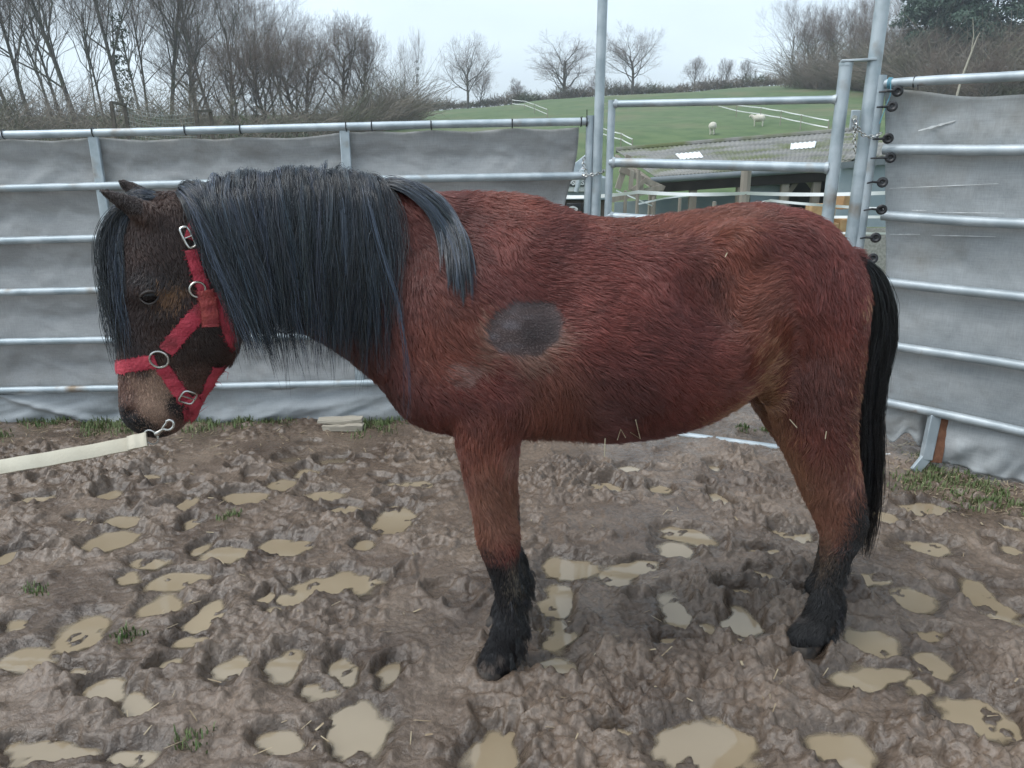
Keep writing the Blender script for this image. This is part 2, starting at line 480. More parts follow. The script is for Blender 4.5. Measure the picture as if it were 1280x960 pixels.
mr = N.new('ShaderNodeMapRange'); mr.inputs[1].default_value = 0.35; mr.inputs[2].default_value = 0.7; mr.inputs[3].default_value = 0.75; mr.inputs[4].default_value = 1.2
L.new(n2.outputs[0], mr.inputs[0])
mm = N.new('ShaderNodeMixRGB'); mm.blend_type = 'MULTIPLY'; mm.inputs[0].default_value = 1
L.new(r1.outputs[0], mm.inputs[1]); L.new(mr.outputs[0], mm.inputs[2])
# pale grit: tiny stones and straw bits
gr = N.new('ShaderNodeMapRange'); gr.inputs[1].default_value = 0.10; gr.inputs[2].default_value = 0.06
L.new(n4.outputs['Distance'], gr.inputs[0])
gm = N.new('ShaderNodeMath'); gm.operation = 'MULTIPLY'
gs = N.new('ShaderNodeMapRange'); gs.inputs[1].default_value = 0.56; gs.inputs[2].default_value = 0.66
L.new(n3.outputs[0], gs.inputs[0]); L.new(gr.outputs[0], gm.inputs[0]); L.new(gs.outputs[0], gm.inputs[1])
mg = N.new('ShaderNodeMixRGB'); mg.inputs[2].default_value = (0.36, 0.32, 0.27, 1)
L.new(gm.outputs[0], mg.inputs[0]); L.new(mm.outputs[0], mg.inputs[1])
wa0 = N.new('ShaderNodeAttribute'); wa0.attribute_name = 'wet'
wc = N.new('ShaderNodeMapRange'); wc.inputs[3].default_value = 1.08; wc.inputs[4].default_value = 0.68
L.new(wa0.outputs['Fac'], wc.inputs[0])
wmul = N.new('ShaderNodeMixRGB'); wmul.blend_type = 'MULTIPLY'; wmul.inputs[0].default_value = 1
L.new(mg.outputs[0], wmul.inputs[1]); L.new(wc.outputs[0], wmul.inputs[2])
L.new(wmul.outputs[0], b.inputs['Base Color'])
rr = N.new('ShaderNodeMapRange'); rr.inputs[1].default_value = 0.35; rr.inputs[2].default_value = 0.65; rr.inputs[3].default_value = 0.15; rr.inputs[4].default_value = 0.44
L.new(n3.outputs[0], rr.inputs[0])
wa = N.new('ShaderNodeAttribute'); wa.attribute_name = 'wet'
wr_ = N.new('ShaderNodeMapRange'); wr_.inputs[3].default_value = 1.0; wr_.inputs[4].default_value = 0.42
L.new(wa.outputs['Fac'], wr_.inputs[0])
wm = N.new('ShaderNodeMath'); wm.operation = 'MULTIPLY'; L.new(rr.outputs[0], wm.inputs[0]); L.new(wr_.outputs[0], wm.inputs[1])
L.new(wm.outputs[0], b.inputs['Roughness'])
bp = N.new('ShaderNodeBump'); bp.inputs['Strength'].default_value = 0.8; bp.inputs['Distance'].default_value = 0.007
n5 = N.new('ShaderNodeTexNoise'); n5.inputs['Scale'].default_value = 190; n5.inputs['Detail'].default_value = 4; n5.inputs['Roughness'].default_value = 0.7
L.new(geo.outputs['Position'], n5.inputs['Vector'])
bp2 = N.new('ShaderNodeBump'); bp2.inputs['Strength'].default_value = 0.5; bp2.inputs['Distance'].default_value = 0.003
L.new(n2.outputs[0], bp.inputs['Height']); L.new(n5.outputs[0], bp2.inputs['Height']); L.new(bp.outputs[0], bp2.inputs['Normal']); L.new(bp2.outputs[0], b.inputs['Normal'])
M['mud'] = m
mud = np_mesh('mud_ground', np.stack([X, Y, MUDH], -1).reshape(-1, 3), grid_faces(*X.shape), M['mud'])
wat = mud.data.attributes.new('wet', 'FLOAT', 'POINT'); wat.data.foreach_set('value', wet.astype(np.float32).ravel())
tag(mud, kind='structure')

# coarse mud round about, where the photograph does not look (behind and beside the camera)
gx2, gy2 = np.arange(-9, 9.01, 0.12), np.arange(-6, 5.01, 0.12)
X2, Y2 = np.meshgrid(gx2, gy2, indexing='ij')
Z2 = -0.045 + (fbm(X2 / 0.4, Y2 / 0.4, 3, 51) - 0.5) * 0.03
out = ((X2 < -3.3) | (X2 > 3.6) | (Y2 < 0.75))
Z2 = np.where(out, Z2 + 0.055, Z2)
tag(np_mesh('mud_ground_outer', np.stack([X2, Y2, Z2], -1).reshape(-1, 3), grid_faces(*X2.shape), M['mud']), kind='structure')

# one level of standing water: muddy, nearly opaque
m = bpy.data.materials.new('muddy_water'); m.use_nodes = True
N, L = m.node_tree.nodes, m.node_tree.links
b = N['Principled BSDF']
geo = N.new('ShaderNodeNewGeometry')
n1 = N.new('ShaderNodeTexNoise'); n1.inputs['Scale'].default_value = 1.6; n1.inputs['Detail'].default_value = 4
L.new(geo.outputs['Position'], n1.inputs['Vector'])
r1 = N.new('ShaderNodeValToRGB')
r1.color_ramp.elements[0].position = 0.3; r1.color_ramp.elements[0].color = (0.215, 0.165, 0.105, 1)
r1.color_ramp.elements[1].position = 0.7; r1.color_ramp.elements[1].color = (0.315, 0.255, 0.175, 1)
L.new(n1.outputs[0], r1.inputs[0]); L.new(r1.outputs[0], b.inputs['Base Color'])
b.inputs['Roughness'].default_value = 0.035
b.inputs['IOR'].default_value = 1.58
n2 = N.new('ShaderNodeTexNoise'); n2.inputs['Scale'].default_value = 14
L.new(geo.outputs['Position'], n2.inputs['Vector'])
bp = N.new('ShaderNodeBump'); bp.inputs['Strength'].default_value = 0.03; bp.inputs['Distance'].default_value = 0.01
L.new(n2.outputs[0], bp.inputs['Height']); L.new(bp.outputs[0], b.inputs['Normal'])
M['water'] = m
# turbidity grows with depth, so thin edges let the bottom show
at = N.new('ShaderNodeAttribute'); at.attribute_name = 'depth'
al = N.new('ShaderNodeMapRange'); al.inputs[1].default_value = 0.0; al.inputs[2].default_value = 0.011; al.inputs[3].default_value = 0.06; al.inputs[4].default_value = 1.0
L.new(at.outputs['Fac'], al.inputs[0]); L.new(al.outputs[0], b.inputs['Alpha'])
sub_ = 2
Hs = MUDH[::sub_, ::sub_]; Xs, Ys = X[::sub_, ::sub_], Y[::sub_, ::sub_]
fq = grid_faces(*Hs.shape)
wetq = (Hs.ravel()[fq] < 0.002).any(1)
fq = fq[wetq]; used, inv2 = np.unique(fq, return_inverse=True)
wv_ = np.stack([Xs.ravel()[used], Ys.ravel()[used], np.zeros(len(used))], 1)
wo = np_mesh('water', wv_, inv2.reshape(-1, 4), M['water'])
wd = wo.data.attributes.new('depth', 'FLOAT', 'POINT'); wd.data.foreach_set('value', np.clip(-Hs.ravel()[used], 0, 1).astype(np.float32))
tag(wo, kind='structure')

# ------------------------------------------------------------------ grass along the foot of the fences
gv, gf = [], []
gr_ = np.random.default_rng(11)
def blades(x, y, n, spread, hmin, hmax, lean=0.6, z=None):
    for _ in range(n):
        bx, by = x + gr_.normal(0, spread), y + gr_.normal(0, spread * 0.6)
        bz = mud_z(bx, by) - 0.004 if z is None else z
        hgt = gr_.uniform(hmin, hmax); a = gr_.uniform(0, 6.28); w = gr_.uniform(0.0015, 0.0035)
        lx, ly = math.cos(a) * hgt * lean * gr_.uniform(.2, 1), math.sin(a) * hgt * lean * gr_.uniform(.2, 1)
        sx, sy = -math.sin(a) * w, math.cos(a) * w
        i = len(gv)
        gv.extend([(bx - sx, by - sy, bz), (bx + sx, by + sy, bz), (bx + lx * .4 + sx * .8, by + ly * .4 + sy * .8, bz + hgt * .65), (bx + lx * .4 - sx * .8, by + ly * .4 - sy * .8, bz + hgt * .65), (bx + lx, by + ly, bz + hgt * .9)])
        gf.extend([(i, i + 1, i + 2), (i, i + 2, i + 3), (i + 3, i + 2, i + 4)])
for _ in range(620):
    px = gr_.uniform(-120, 500); c = G(px, 540 + gr_.normal(0, 9) - (px > 250) * 8)
    if fbm(np.array([c.x / 0.35]), np.array([c.y / 0.2]), 2, 61)[0] > 0.44: blades(c.x, c.y, 14, 0.035, 0.012, 0.05)
for _ in range(70):
    c = G(gr_.uniform(400, 495), gr_.uniform(515, 530)); blades(c.x, c.y, 12, 0.03, 0.02, 0.07)
for _ in range(330):
    t_ = gr_.uniform(0, 1); c = G(1080 + 240 * t_ + gr_.normal(0, 12), 572 + 60 * t_ + gr_.normal(0, 16))
    if fbm(np.array([c.x / 0.3]), np.array([c.y / 0.3]), 2, 63)[0] > 0.45: blades(c.x, c.y, 12, 0.04, 0.01, 0.045)
for px, py in [(245, 932), (42, 742), (290, 655), (165, 800), (930, 545), (955, 548), (1250, 625), (1230, 632)]:
    c = G(px, py)
    for _ in range(5): blades(c.x + gr_.normal(0, .02), c.y + gr_.normal(0, .02), 12, 0.018, 0.015, 0.04)
go = np_mesh('grass', np.array(gv), np.array(gf), M['grass'], smooth=False)
tag(go, 'short green grass growing in patches along the foot of the fence', 'grass', kind='stuff')
# dead leaves, straw and chaff trodden in along the verge
lv, lf = [], []
for k in range(900):
    if k < 500:
        t_ = gr_.uniform(0, 1); c = G(1090 + 230 * t_ + gr_.normal(0, 25), 575 + 62 * t_ + gr_.normal(0, 22))
    elif k < 760: c = G(gr_.uniform(-60, 500), 545 + gr_.normal(0, 12))
    else: c = G(gr_.uniform(0, 1280), gr_.uniform(560, 950))
    if not (mx[0] < c.x < mx[-1] and my[0] < c.y < my[-1]): continue
    z = mud_z(c.x, c.y) + 0.003
    if z < 0.006: continue
    a = gr_.uniform(0, 6.28); l, w = gr_.uniform(0.006, 0.028), gr_.uniform(0.0008, 0.004)
    if l > .015: w = min(w, .0016)
    u, v = Vector((math.cos(a), math.sin(a), gr_.normal(0, .15))) * l, Vector((-math.sin(a), math.cos(a), gr_.normal(0, .2))) * w
    p = Vector((c.x, c.y, z + 0.002)); i = len(lv)
    lv += [p - u - v, p + u - v, p + u * .9 + v, p - u * .9 + v]; lf.append((i, i + 1, i + 2, i + 3))
M['chaff'] = mat('straw_and_chaff', (0.36, 0.30, 0.20), (0.22, 0.16, 0.10), 0.85, 0, 30)
tag(np_mesh('chaff', np.array([tuple(p) for p in lv]), np.array(lf), M['chaff'], smooth=False), 'bits of straw and dead leaf trodden into the mud', 'chaff', kind='stuff')
# ------------------------------------------------------------------ steel panels of the round pen
def wob(me_name, c, amp):
    return c
def lerp(a, b, t): return a + (b - a) * t
TILT = -0.0215
RAILS_L = [168, 235, 301, 366, 428, 488]
def left_pt(px, i_or_y, dY=0.0):
    y = RAILS_L[i_or_y] if isinstance(i_or_y, int) and i_or_y < 6 else i_or_y
    Yp = 4.10 + 0.05 * px / 738
    q_ = P(px, y + TILT * px, Yp)
    return Vector((q_.x, q_.y + dY, q_.z))

fl = empty('fence_panel', (left_pt(300, 5).x, 4.12, 0))
tag(fl, 'long galvanised steel rail panel behind the pony, six rails, left of the gate', 'fence panel', 'steel panels round the pen')
inv = Matrix.Translation(-fl.location)
def child(mb, name, mt, par, bevel=0, smooth=True):
    """build in world coordinates, keep it there under its parent (parents are only translated)"""
    off = Vector((0, 0, 0)); p_ = par
    while p_ is not None:
        off += p_.location; p_ = p_.parent
    mb.v = [(v[0] - off.x, v[1] - off.y, v[2] - off.z) for v in mb.v]
    return mb.build(name, mt, par, smooth, bevel)
for i in range(6):
    a, b_ = left_pt(-640, i), left_pt(738, i)
    r = 0.0195 if i == 0 else 0.0205
    child(MB().tube([lerp(a, b_, t) + Vector((0, 0, 0.003 * math.sin(t * 9 + i))) for t in np.linspace(0, 1, 14)], r, 12), 'rail', M['galv'], fl)
for px in (-530, -215, 115, 430):
    a, b_ = left_pt(px, 0, 0.006), left_pt(px, 5, 0.006)
    b_.x = a.x
    child(MB().bar(a + Vector((0, 0, -0.015)), b_ + Vector((0, 0, -0.02)), 0.050, 0.026, (0, 1, 0)), 'upright', M['galv'], fl, bevel=0.006)
ep = left_pt(738, 0)
child(MB().tube([ep + Vector((0, 0, 0.03)), Vector((ep.x, ep.y, -0.03))], 0.0215, 12), 'end_post', M['galv'], fl)

def cloth(name, grid, thick, mt, parent):
    n, m_ = grid.shape[:2]
    off = np.array(parent.location) if parent is not None else 0
    o = np_mesh(name, (grid - off).reshape(-1, 3), grid_faces(n, m_), mt, parent)
    s = o.modifiers.new('solidify', 'SOLIDIFY'); s.thickness = thick; s.offset = 0
    return o
# woven windbreak material: fine weave, damp streaks, algae
def weave(name, c1, c2, stain):
    m = bpy.data.materials.new(name); m.use_nodes = True
    N, L = m.node_tree.nodes, m.node_tree.links
    b = N['Principled BSDF']; b.inputs['Roughness'].default_value = 0.72; b.inputs['Specular IOR Level'].default_value = 0.35
    g = N.new('ShaderNodeNewGeometry')
    n1 = N.new('ShaderNodeTexNoise'); n1.inputs['Scale'].default_value = 3.2; n1.inputs['Detail'].default_value = 7
    mp1 = N.new('ShaderNodeMapping'); mp1.inputs['Scale'].default_value = (0.8, 0.8, 2.2)
    L.new(g.outputs['Position'], mp1.inputs[0]); L.new(mp1.outputs[0], n1.inputs['Vector'])
    r = N.new('ShaderNodeMapRange'); r.inputs[1].default_value = 0.33; r.inputs[2].default_value = 0.67; L.new(n1.outputs[0], r.inputs[0])
    x = N.new('ShaderNodeMixRGB'); x.inputs[1].default_value = (*c1, 1); x.inputs[2].default_value = (*c2, 1); L.new(r.outputs[0], x.inputs[0])
    # thread-level variation: short vertical and horizontal streaks
    col = x.outputs[0]
    for sc, amp in (((260, 260, 14), 0.07), ((14, 14, 260), 0.06)):
        mpn = N.new('ShaderNodeMapping'); mpn.inputs['Scale'].default_value = sc
        nn = N.new('ShaderNodeTexNoise'); nn.inputs['Scale'].default_value = 1.0; nn.inputs['Detail'].default_value = 2
        L.new(g.outputs['Position'], mpn.inputs[0]); L.new(mpn.outputs[0], nn.inputs['Vector'])
        rm = N.new('ShaderNodeMapRange'); rm.inputs[1].default_value = 0.3; rm.inputs[2].default_value = 0.7; rm.inputs[3].default_value = 1 - amp; rm.inputs[4].default_value = 1 + amp
        L.new(nn.outputs[0], rm.inputs[0])
        xm = N.new('ShaderNodeMixRGB'); xm.blend_type = 'MULTIPLY'; xm.inputs[0].default_value = 1
        L.new(col, xm.inputs[1]); L.new(rm.outputs[0], xm.inputs[2]); col = xm.outputs[0]
    # splashed mud and green towards stains of their own shape
    n3 = N.new('ShaderNodeTexNoise'); n3.inputs['Scale'].default_value = 2.0; n3.inputs['Detail'].default_value = 8; n3.inputs['Roughness'].default_value = 0.65
    L.new(g.outputs['Position'], n3.inputs['Vector'])
    r3 = N.new('ShaderNodeMapRange'); r3.inputs[1].default_value = 0.50; r3.inputs[2].default_value = 0.74; r3.inputs[4].default_value = 0.7; L.new(n3.outputs[0], r3.inputs[0])
    x3 = N.new('ShaderNodeMixRGB'); x3.inputs[2].default_value = (*stain, 1); L.new(r3.outputs[0], x3.inputs[0]); L.new(col, x3.inputs[1])
    L.new(x3.outputs[0], b.inputs['Base Color'])
    bn = N.new('ShaderNodeTexNoise'); bn.inputs['Scale'].default_value = 40; bn.inputs['Detail'].default_value = 4
    L.new(g.outputs['Position'], bn.inputs['Vector'])
    bp = N.new('ShaderNodeBump'); bp.inputs['Strength'].default_value = 0.25; bp.inputs['Distance'].default_value = 0.006
    L.new(bn.outputs[0], bp.inputs['Height']); L.new(bp.outputs[0], b.inputs['Normal'])
    return m
M['sheet'] = weave('grey_windbreak_fabric', (0.29, 0.292, 0.292), (0.39, 0.392, 0.39), (0.17, 0.155, 0.13))
M['sheet2'] = weave('blue_grey_windbreak_fabric', (0.30, 0.32, 0.33), (0.415, 0.43, 0.435), (0.20, 0.175, 0.135))
M['sheet_low'] = weave('grey_windbreak_skirt', (0.30, 0.32, 0.335), (0.39, 0.41, 0.42), (0.17, 0.155, 0.13))

wl_ = empty('windbreak_sheet', (left_pt(300, 5).x, 4.16, 0))
tag(wl_, 'wrinkled grey windbreak fabric tied along the panel behind the pony', 'windbreak sheet', 'windbreak sheets on the pen')
TIES = [-560, -400, -250, -110, 5, 117, 232, 301, 433, 465, 539, 640, 726]
def cloth_y(px, v):
    """wrinkle depth: gentle billows between rails, creases running from the ties"""
    w = (fbm(px / 95.0 + 40, v * 5.5 + 3 + px / 300, 4, 71) - 0.5) * 0.055
    w += (fbm(px / 24.0 + v * 9, v * 3.0 + 7, 3, 72) - 0.5) * 0.022
    w += (fbm(px / 34.0 - v * 12 + 9, v * 16.0, 2, 73, billow=True) - 0.5) * 0.020
    return w
nx, nz = 360, 100
gridc = np.zeros((nx, nz, 3))
for a in range(nx):
    px = -640 + (716 + 640) * a / (nx - 1)
    near = min(abs(px - t) for t in TIES)
    sag = 6 + 3.5 * min(1, near / 55.0)
    if 123 < px < 433: sag += 4 * math.sin((px - 123) / 310 * math.pi)
    for c in range(nz):
        v = c / (nz - 1)
        y = lerp(168 + sag, 497, v)
        ex = px
        if a > nx - 30: ex = px + (1 - (nx - 1 - a) / 30) * (8 - 16 * min(1, v * 3.0) + 3 * math.sin(v * 14))
        pt = left_pt(ex, float(y), 0.04)
        gridc[a, c] = pt
pxs = -640 + 1356 * np.arange(nx) / (nx - 1)
PXg, Vg = np.meshgrid(pxs, np.arange(nz) / (nz - 1), indexing='ij')
wv = cloth_y(PXg, Vg)
railv = np.array([(r_ - 168) / (497 - 168.0) for r_ in RAILS_L])
gap = np.min(np.abs(Vg[..., None] - railv), -1)
wv = wv * (0.35 + 0.65 * sstep(0, 0.1, gap)) + 0.03 * sstep(0, 0.12, gap)
for tx in TIES:      # creases falling away from the ties
    dx = (PXg - tx) / 30
    wv -= 0.025 * np.exp(-dx * dx / (0.3 + Vg * 12)) * np.exp(-Vg * 9)
gridc[..., 1] += np.maximum(wv, -0.012)
cloth('fabric', gridc, 0.003, M['sheet'], wl_)
# loose skirt under the bottom rail
nz2 = 22
g2 = np.zeros((nx, nz2, 3))
for a in range(nx):
    px = -640 + 1356 * a / (nx - 1)
    for c in range(nz2):
        v = c / (nz2 - 1)
        g2[a, c] = left_pt(px, float(lerp(494, 536 if px < 250 else 538, v)), 0.035)
PX2, V2 = np.meshgrid(pxs, np.arange(nz2) / (nz2 - 1), indexing='ij')
g2[..., 1] += -0.03 * V2 + (fbm(PX2 / 60.0 + V2 * 1.2, V2 * 1.5 + 20, 3, 75) - 0.5) * 0.10 * (0.25 + V2) + 0.02 * np.exp(-((V2 * 60 - (PX2 * 0.42 + 2)) / 7) ** 2) * -1.5
g2[..., 2] = np.maximum(g2[..., 2], 0.008)
cloth('skirt', g2, 0.003, M['sheet_low'], wl_)
for tx in TIES:
    c = left_pt(tx, 0)
    mb = MB().ring(c, (1, 0.05, 0.06), 0.0225, 0.0028, 14, 6)
    mb.bar(c + Vector((0, -0.022, 0.0)), c + Vector((0.004, -0.028, 0.03 + 0.012 * math.sin(tx))), 0.004, 0.002, (0, 1, 0))
    child(mb, 'cable_tie', M['black_plastic'], wl_)

# ---- right panel, coming nearer to the right
RR = [((1110, 104.5), (1280, 94)), ((1110, 187.5), (1280, 187)), ((1108, 270), (1280, 280)), ((1106, 352), (1280, 372)), ((1106, 430.5), (1280, 458)), ((1110, 503), (1280, 540))]
def right_Y(px): return 3.65 + (3.26 - 3.65) * (px - 1101) / (1280 - 1101)
def right_pt(px, y, dY=0.0):
    p_ = P(px, y, right_Y(px)); return Vector((p_.x, p_.y + dY, p_.z))
fr = empty('fence_panel', (P(1200, 400, 3.4).x, 3.4, 0))
tag(fr, 'galvanised rail panel on the right, beside the tall gate post and behind the tail', 'fence panel', 'steel panels round the pen')
RDIR = None
for i, (a, b_) in enumerate(RR):
    pa, pb = right_pt(*a), right_pt(*b_)
    pa = pa + (pa - pb).normalized() * 0.02
    pe = pa + (pb - pa) * 2.3
    RDIR = (pb - pa).normalized()
    child(MB().tube([lerp(pa, pe, t) + Vector((0, 0, 0.002 * math.sin(t * 11 + i))) for t in np.linspace(0, 1, 12)], 0.0195 if i == 0 else 0.0225, 12), 'rail', M['galv_old'], fr)
e = right_pt(1101, 97)
child(MB().tube([Vector((e.x, e.y, e.z + 0.01)), Vector((e.x, e.y, -0.03))], 0.025, 12), 'end_post', M['galv'], fr)
e2 = right_pt(1102, 100) + (right_pt(1280, 100) - right_pt(1102, 100)) * 2.28
child(MB().tube([Vector((e2.x, e2.y, 1.95)), Vector((e2.x, e2.y, -0.03))], 0.025, 12), 'end_post', M['galv'], fr)
ft = right_pt(1168, 518)
mb = MB().bar(ft + Vector((0.0, -0.006, 0.0)), Vector((ft.x - 0.022, ft.y - 0.03, 0.075)), 0.052, 0.034, (0, 1, 0))
mb.bar(Vector((ft.x - 0.022, ft.y - 0.03, 0.085)), Vector((ft.x - 0.085, ft.y - 0.06, 0.022)), 0.052, 0.02, (0, 1, 0))
foot = child(mb, 'foot', M['galv_old'], fr, bevel=0.004)
mb = MB().bar(ft + Vector((0.045, -0.012, -0.012)), Vector((ft.x + 0.028, ft.y - 0.035, 0.06)), 0.055, 0.008, (0, 1, 0))
tag(child(mb, 'foot_plate', M['rust'], fr, bevel=0.002), 'rusty brown plate behind the panel foot')

wr = empty('windbreak_sheet', (P(1200, 400, 3.4).x, 3.42, 0))
tag(wr, 'pale grey windbreak fabric on the right panel, held by round black toggles', 'windbreak sheet', 'windbreak sheets on the pen')
def right_line(t, y0, y1, dY=0.0):
    """point at fraction t between px 1110 and 1280 (may exceed 1) on the plane of the panel"""
    a, b_ = right_pt(1110, y0), right_pt(1280, y1)
    p_ = a + (b_ - a) * t
    return Vector((p_.x, p_.y + dY, p_.z))
nx, nz = 170, 90
g3 = np.zeros((nx, nz, 3))
Tg, Vg = np.meshgrid(np.linspace(0.012, 2.25, nx), np.linspace(0, 1, nz), indexing='ij')
for a in range(nx):
    t = Tg[a, 0]
    top0, top1 = 110, 121 - 5 * math.cos(t * 5.5)
    for c in range(nz):
        v = Vg[0, c]
        g3[a, c] = right_line(t, lerp(top0, 506, v), lerp(top1, 544, v), 0.045)
nrm = Vector((RDIR.y, -RDIR.x, 0)).normalized()
if nrm.y > 0: nrm = -nrm
wv = (fbm(Tg * 2.2 + 4, Vg * 4 + 2, 4, 81) - 0.5) * 0.05 + (fbm(Tg * 9, Vg * 14 + 5, 3, 82) - 0.5) * 0.012
railv = np.array([0.0, 0.2, 0.405, 0.61, 0.80, 0.985])
gap = np.min(np.abs(Vg[..., None] - railv), -1)
wv = wv * (0.3 + 0.7 * sstep(0, 0.1, gap)) - 0.012
for k in range(2): g3[..., k] += np.minimum(wv, 0.016) * nrm[k]
cloth('fabric', g3, 0.003, M['sheet2'], wr)
nz2 = 20
g4 = np.zeros((nx, nz2, 3))
T2, V2 = np.meshgrid(np.linspace(0.012, 2.25, nx), np.linspace(0, 1, nz2), indexing='ij')
for a in range(nx):
    t = T2[a, 0]
    for c in range(nz2):
        v = V2[0, c]
        drop = 62 if t > 0.36 else 44 + 8 * math.sin(t * 25)
        g4[a, c] = right_line(t, lerp(505, 505 + drop - 4, v), lerp(543, 543 + drop, v), 0.04)
notch = np.exp(-((T2 - 0.335) / 0.035) ** 2)
w4 = 0.03 * V2 + (fbm(T2 * 5 + V2, V2 * 1.2 + 9, 3, 85) - 0.5) * 0.09 * (0.2 + V2) - 0.09 * notch * V2
for k in range(2): g4[..., k] += w4 * nrm[k]
g4[..., 2] = np.maximum(g4[..., 2], 0.010)
cloth('skirt', g4, 0.003, M['sheet2'], wr)
for k, (px, py) in enumerate([(1122, 114), (1115, 133), (1110, 173), (1113, 197), (1103, 228), (1102, 262), (1094.5, 297), (1091, 323), (1086, 372), (1083, 410)]):
    c = P(px, py, 3.585)
    tl = Vector((nrm.x * 0.8 + 0.25, nrm.y, 0.15 * math.sin(k * 2.1)))
    mb = MB().ring(c, tl, 0.0155, 0.0085, 18, 8)
    mb.tube([c + Vector((0, 0.004, 0)) - Vector(tl).normalized() * 0.004, c + Vector((0, 0.004, 0)) + Vector(tl).normalized() * 0.004], 0.008, 10)
    mb.tube([c - Vector((0.014, -0.002, 0.0)), c - Vector((0.045, 0.0, 0.003 * math.sin(k))), P(1101 - (py - 97) * 0.128, py + 1, 3.61)], [0.006, 0.005, 0.0035], 8)
    child(mb, 'toggle', M['black_plastic'], wr)
for (a, b_, w) in [((1148, 163.5), (1194, 151), 0.010), ((1112, 235.5), (1248, 229.5), 0.0028), ((1140, 263), (1158, 263), 0.004), ((1170, 265.5), (1255, 266.5), 0.003), ((1112, 293), (1150, 293), 0.004), ((1165, 294), (1245, 296), 0.004)]:
    t0, t1 = (a[0] - 1101) / 179, (b_[0] - 1101) / 179
    pa = P(a[0], a[1], right_Y(a[0]) + 0.020); pb = P(b_[0], b_[1], right_Y(b_[0]) + 0.020)
    pts, n_ = [], 9
    mb = MB()
    for k in range(n_):
        t = k / (n_ - 1); p_ = lerp(pa, pb, t)
        ww = w * (0.35 + 0.65 * math.sin(math.pi * min(1, t * 0.9 + 0.05))) * (0.8 + 0.4 * math.sin(k * 2.7))
        pts += [p_ + Vector((0, 0, ww / 2)), p_ - Vector((0, 0, ww / 2)), p_ + Vector((0, 0.002, ww / 2)), p_ + Vector((0, 0.002, -ww / 2))]
    fs = []
    for k in range(n_ - 1):
        i = k * 4; fs += [(i, i + 1, i + 5, i + 4), (i + 2, i + 6, i + 7, i + 3), (i, i + 4, i + 6, i + 2), (i + 1, i + 3, i + 7, i + 5)]
    mb.add(pts, fs)
    child(mb, 'frayed_scratch', M['white_plastic'], wr)
cc = right_pt(1143.5, 102)
child(MB().ring(cc, RDIR, 0.024, 0.003, 14, 6).bar(cc + Vector((0, -0.024, 0)), cc + Vector((0.004, -0.03, -0.035)), 0.004, 0.002, (0, 1, 0)), 'cable_tie', M['black_plastic'], wr)
M['cord'] = mat('blue_cord', (0.10, 0.30, 0.40), (0.16, 0.38, 0.46), 0.8, 0, 40)
cq = right_pt(1111, 104)
mb = MB()
for k in range(3): mb.ring(cq + RDIR * (0.006 * k), RDIR, 0.0225, 0.002, 14, 5)
mb.tube([cq + Vector((-0.002, -0.024, 0)), cq + Vector((0.0, -0.03, -0.05)), cq + Vector((-0.012, -0.028, -0.10)), cq + Vector((-0.03, -0.028, -0.17))], 0.002, 5)
tag(mb.build('cord', M['cord']), 'thin pale blue cord wrapped where the right top rail meets its post', 'cord')

# ------------------------------------------------------------------ gate and its tall frame
gl, gr2 = 4.08, 3.70
def gate_pt(px, py, dY=0): 
    t = (px - 762) / (1048 - 762.0)
    p_ = P(px, py, lerp(gl, gr2, t)); return Vector((p_.x, p_.y + dY, p_.z))
gf_ = empty('gateway', (P(752, 200, 4.13).x, 4.13, 0))
tag(gf_, 'tall galvanised posts standing either side of the small gate, joined by a ground bar', 'gateway')
lp = P(748.5, 150, 4.13); rp = P(1084, 150, 3.66)
child(MB().tube([Vector((lp.x, lp.y, 2.42)), Vector((lp.x, lp.y, -0.03))], 0.0245, 14), 'post', M['galv'], gf_)
child(MB().tube([Vector((rp.x, rp.y, 2.42)), Vector((rp.x, rp.y, -0.03))], 0.0305, 14), 'post', M['galv'], gf_)
child(MB().tube([Vector((lp.x, lp.y, 2.42)), Vector((rp.x, rp.y, 2.42))], 0.0245, 14), 'lintel', M['galv'], gf_)
child(MB().tube([Vector((lp.x, lp.y, 0.022)), Vector((rp.x, rp.y, 0.026))], 0.019, 10), 'ground_bar', M['galv_old'], gf_)
hs = gate_pt(1058, 80); 
gate = empty('gate', (gate_pt(900, 200).x, 3.9, 0))
tag(gate, 'small galvanised three-rail gate hung on the tall right-hand post, behind the rump', 'gate')
s0 = gate_pt(765, 125); s1 = gate_pt(1057.5, 82)
child(MB().tube([s0, Vector((s0.x, s0.y, 0.10))], 0.019, 12), 'stile', M['galv'], gate)
child(MB().tube([s1, Vector((s1.x, s1.y, 0.07))], 0.0285, 14), 'stile', M['galv'], gate)
child(MB().tube([s1 + Vector((0, 0, 0.0)), s1 + Vector((0, 0, 0.012))], [0.031, 0.031], 14), 'cap', M['galv'], gate)
for i, (ya, yb, r) in enumerate([(130, 124.5, 0.017), (203, 210, 0.023), (270, 288, 0.020), (336, 366, 0.020), (400, 440, 0.020), (462, 512, 0.020)]):
    a = gate_pt(766, ya); b_ = gate_pt(1046, yb)
    a = Vector((s0.x, s0.y, a.z)); b_ = Vector((s1.x, s1.y, b_.z))
    child(MB().tube([lerp(a, b_, t) for t in np.linspace(0, 1, 8)], r, 12), 'rail', M['galv'], gate)
    for ee, rr_ in ((a, 0.019), (b_, 0.0285)):
        d_ = (b_ - a).normalized() if ee is a else (a - b_).normalized()
        child(MB().tube([ee + d_ * rr_ * 0.85, ee + d_ * (rr_ + 0.012)], [r + 0.006, r + 0.001], 12, caps=False), 'weld', M['galv_old'], gate)
pl0 = s1 + Vector((-0.025, 0, 0.018)); pl1 = Vector((rp.x, rp.y - 0.01, s1.z + 0.022))
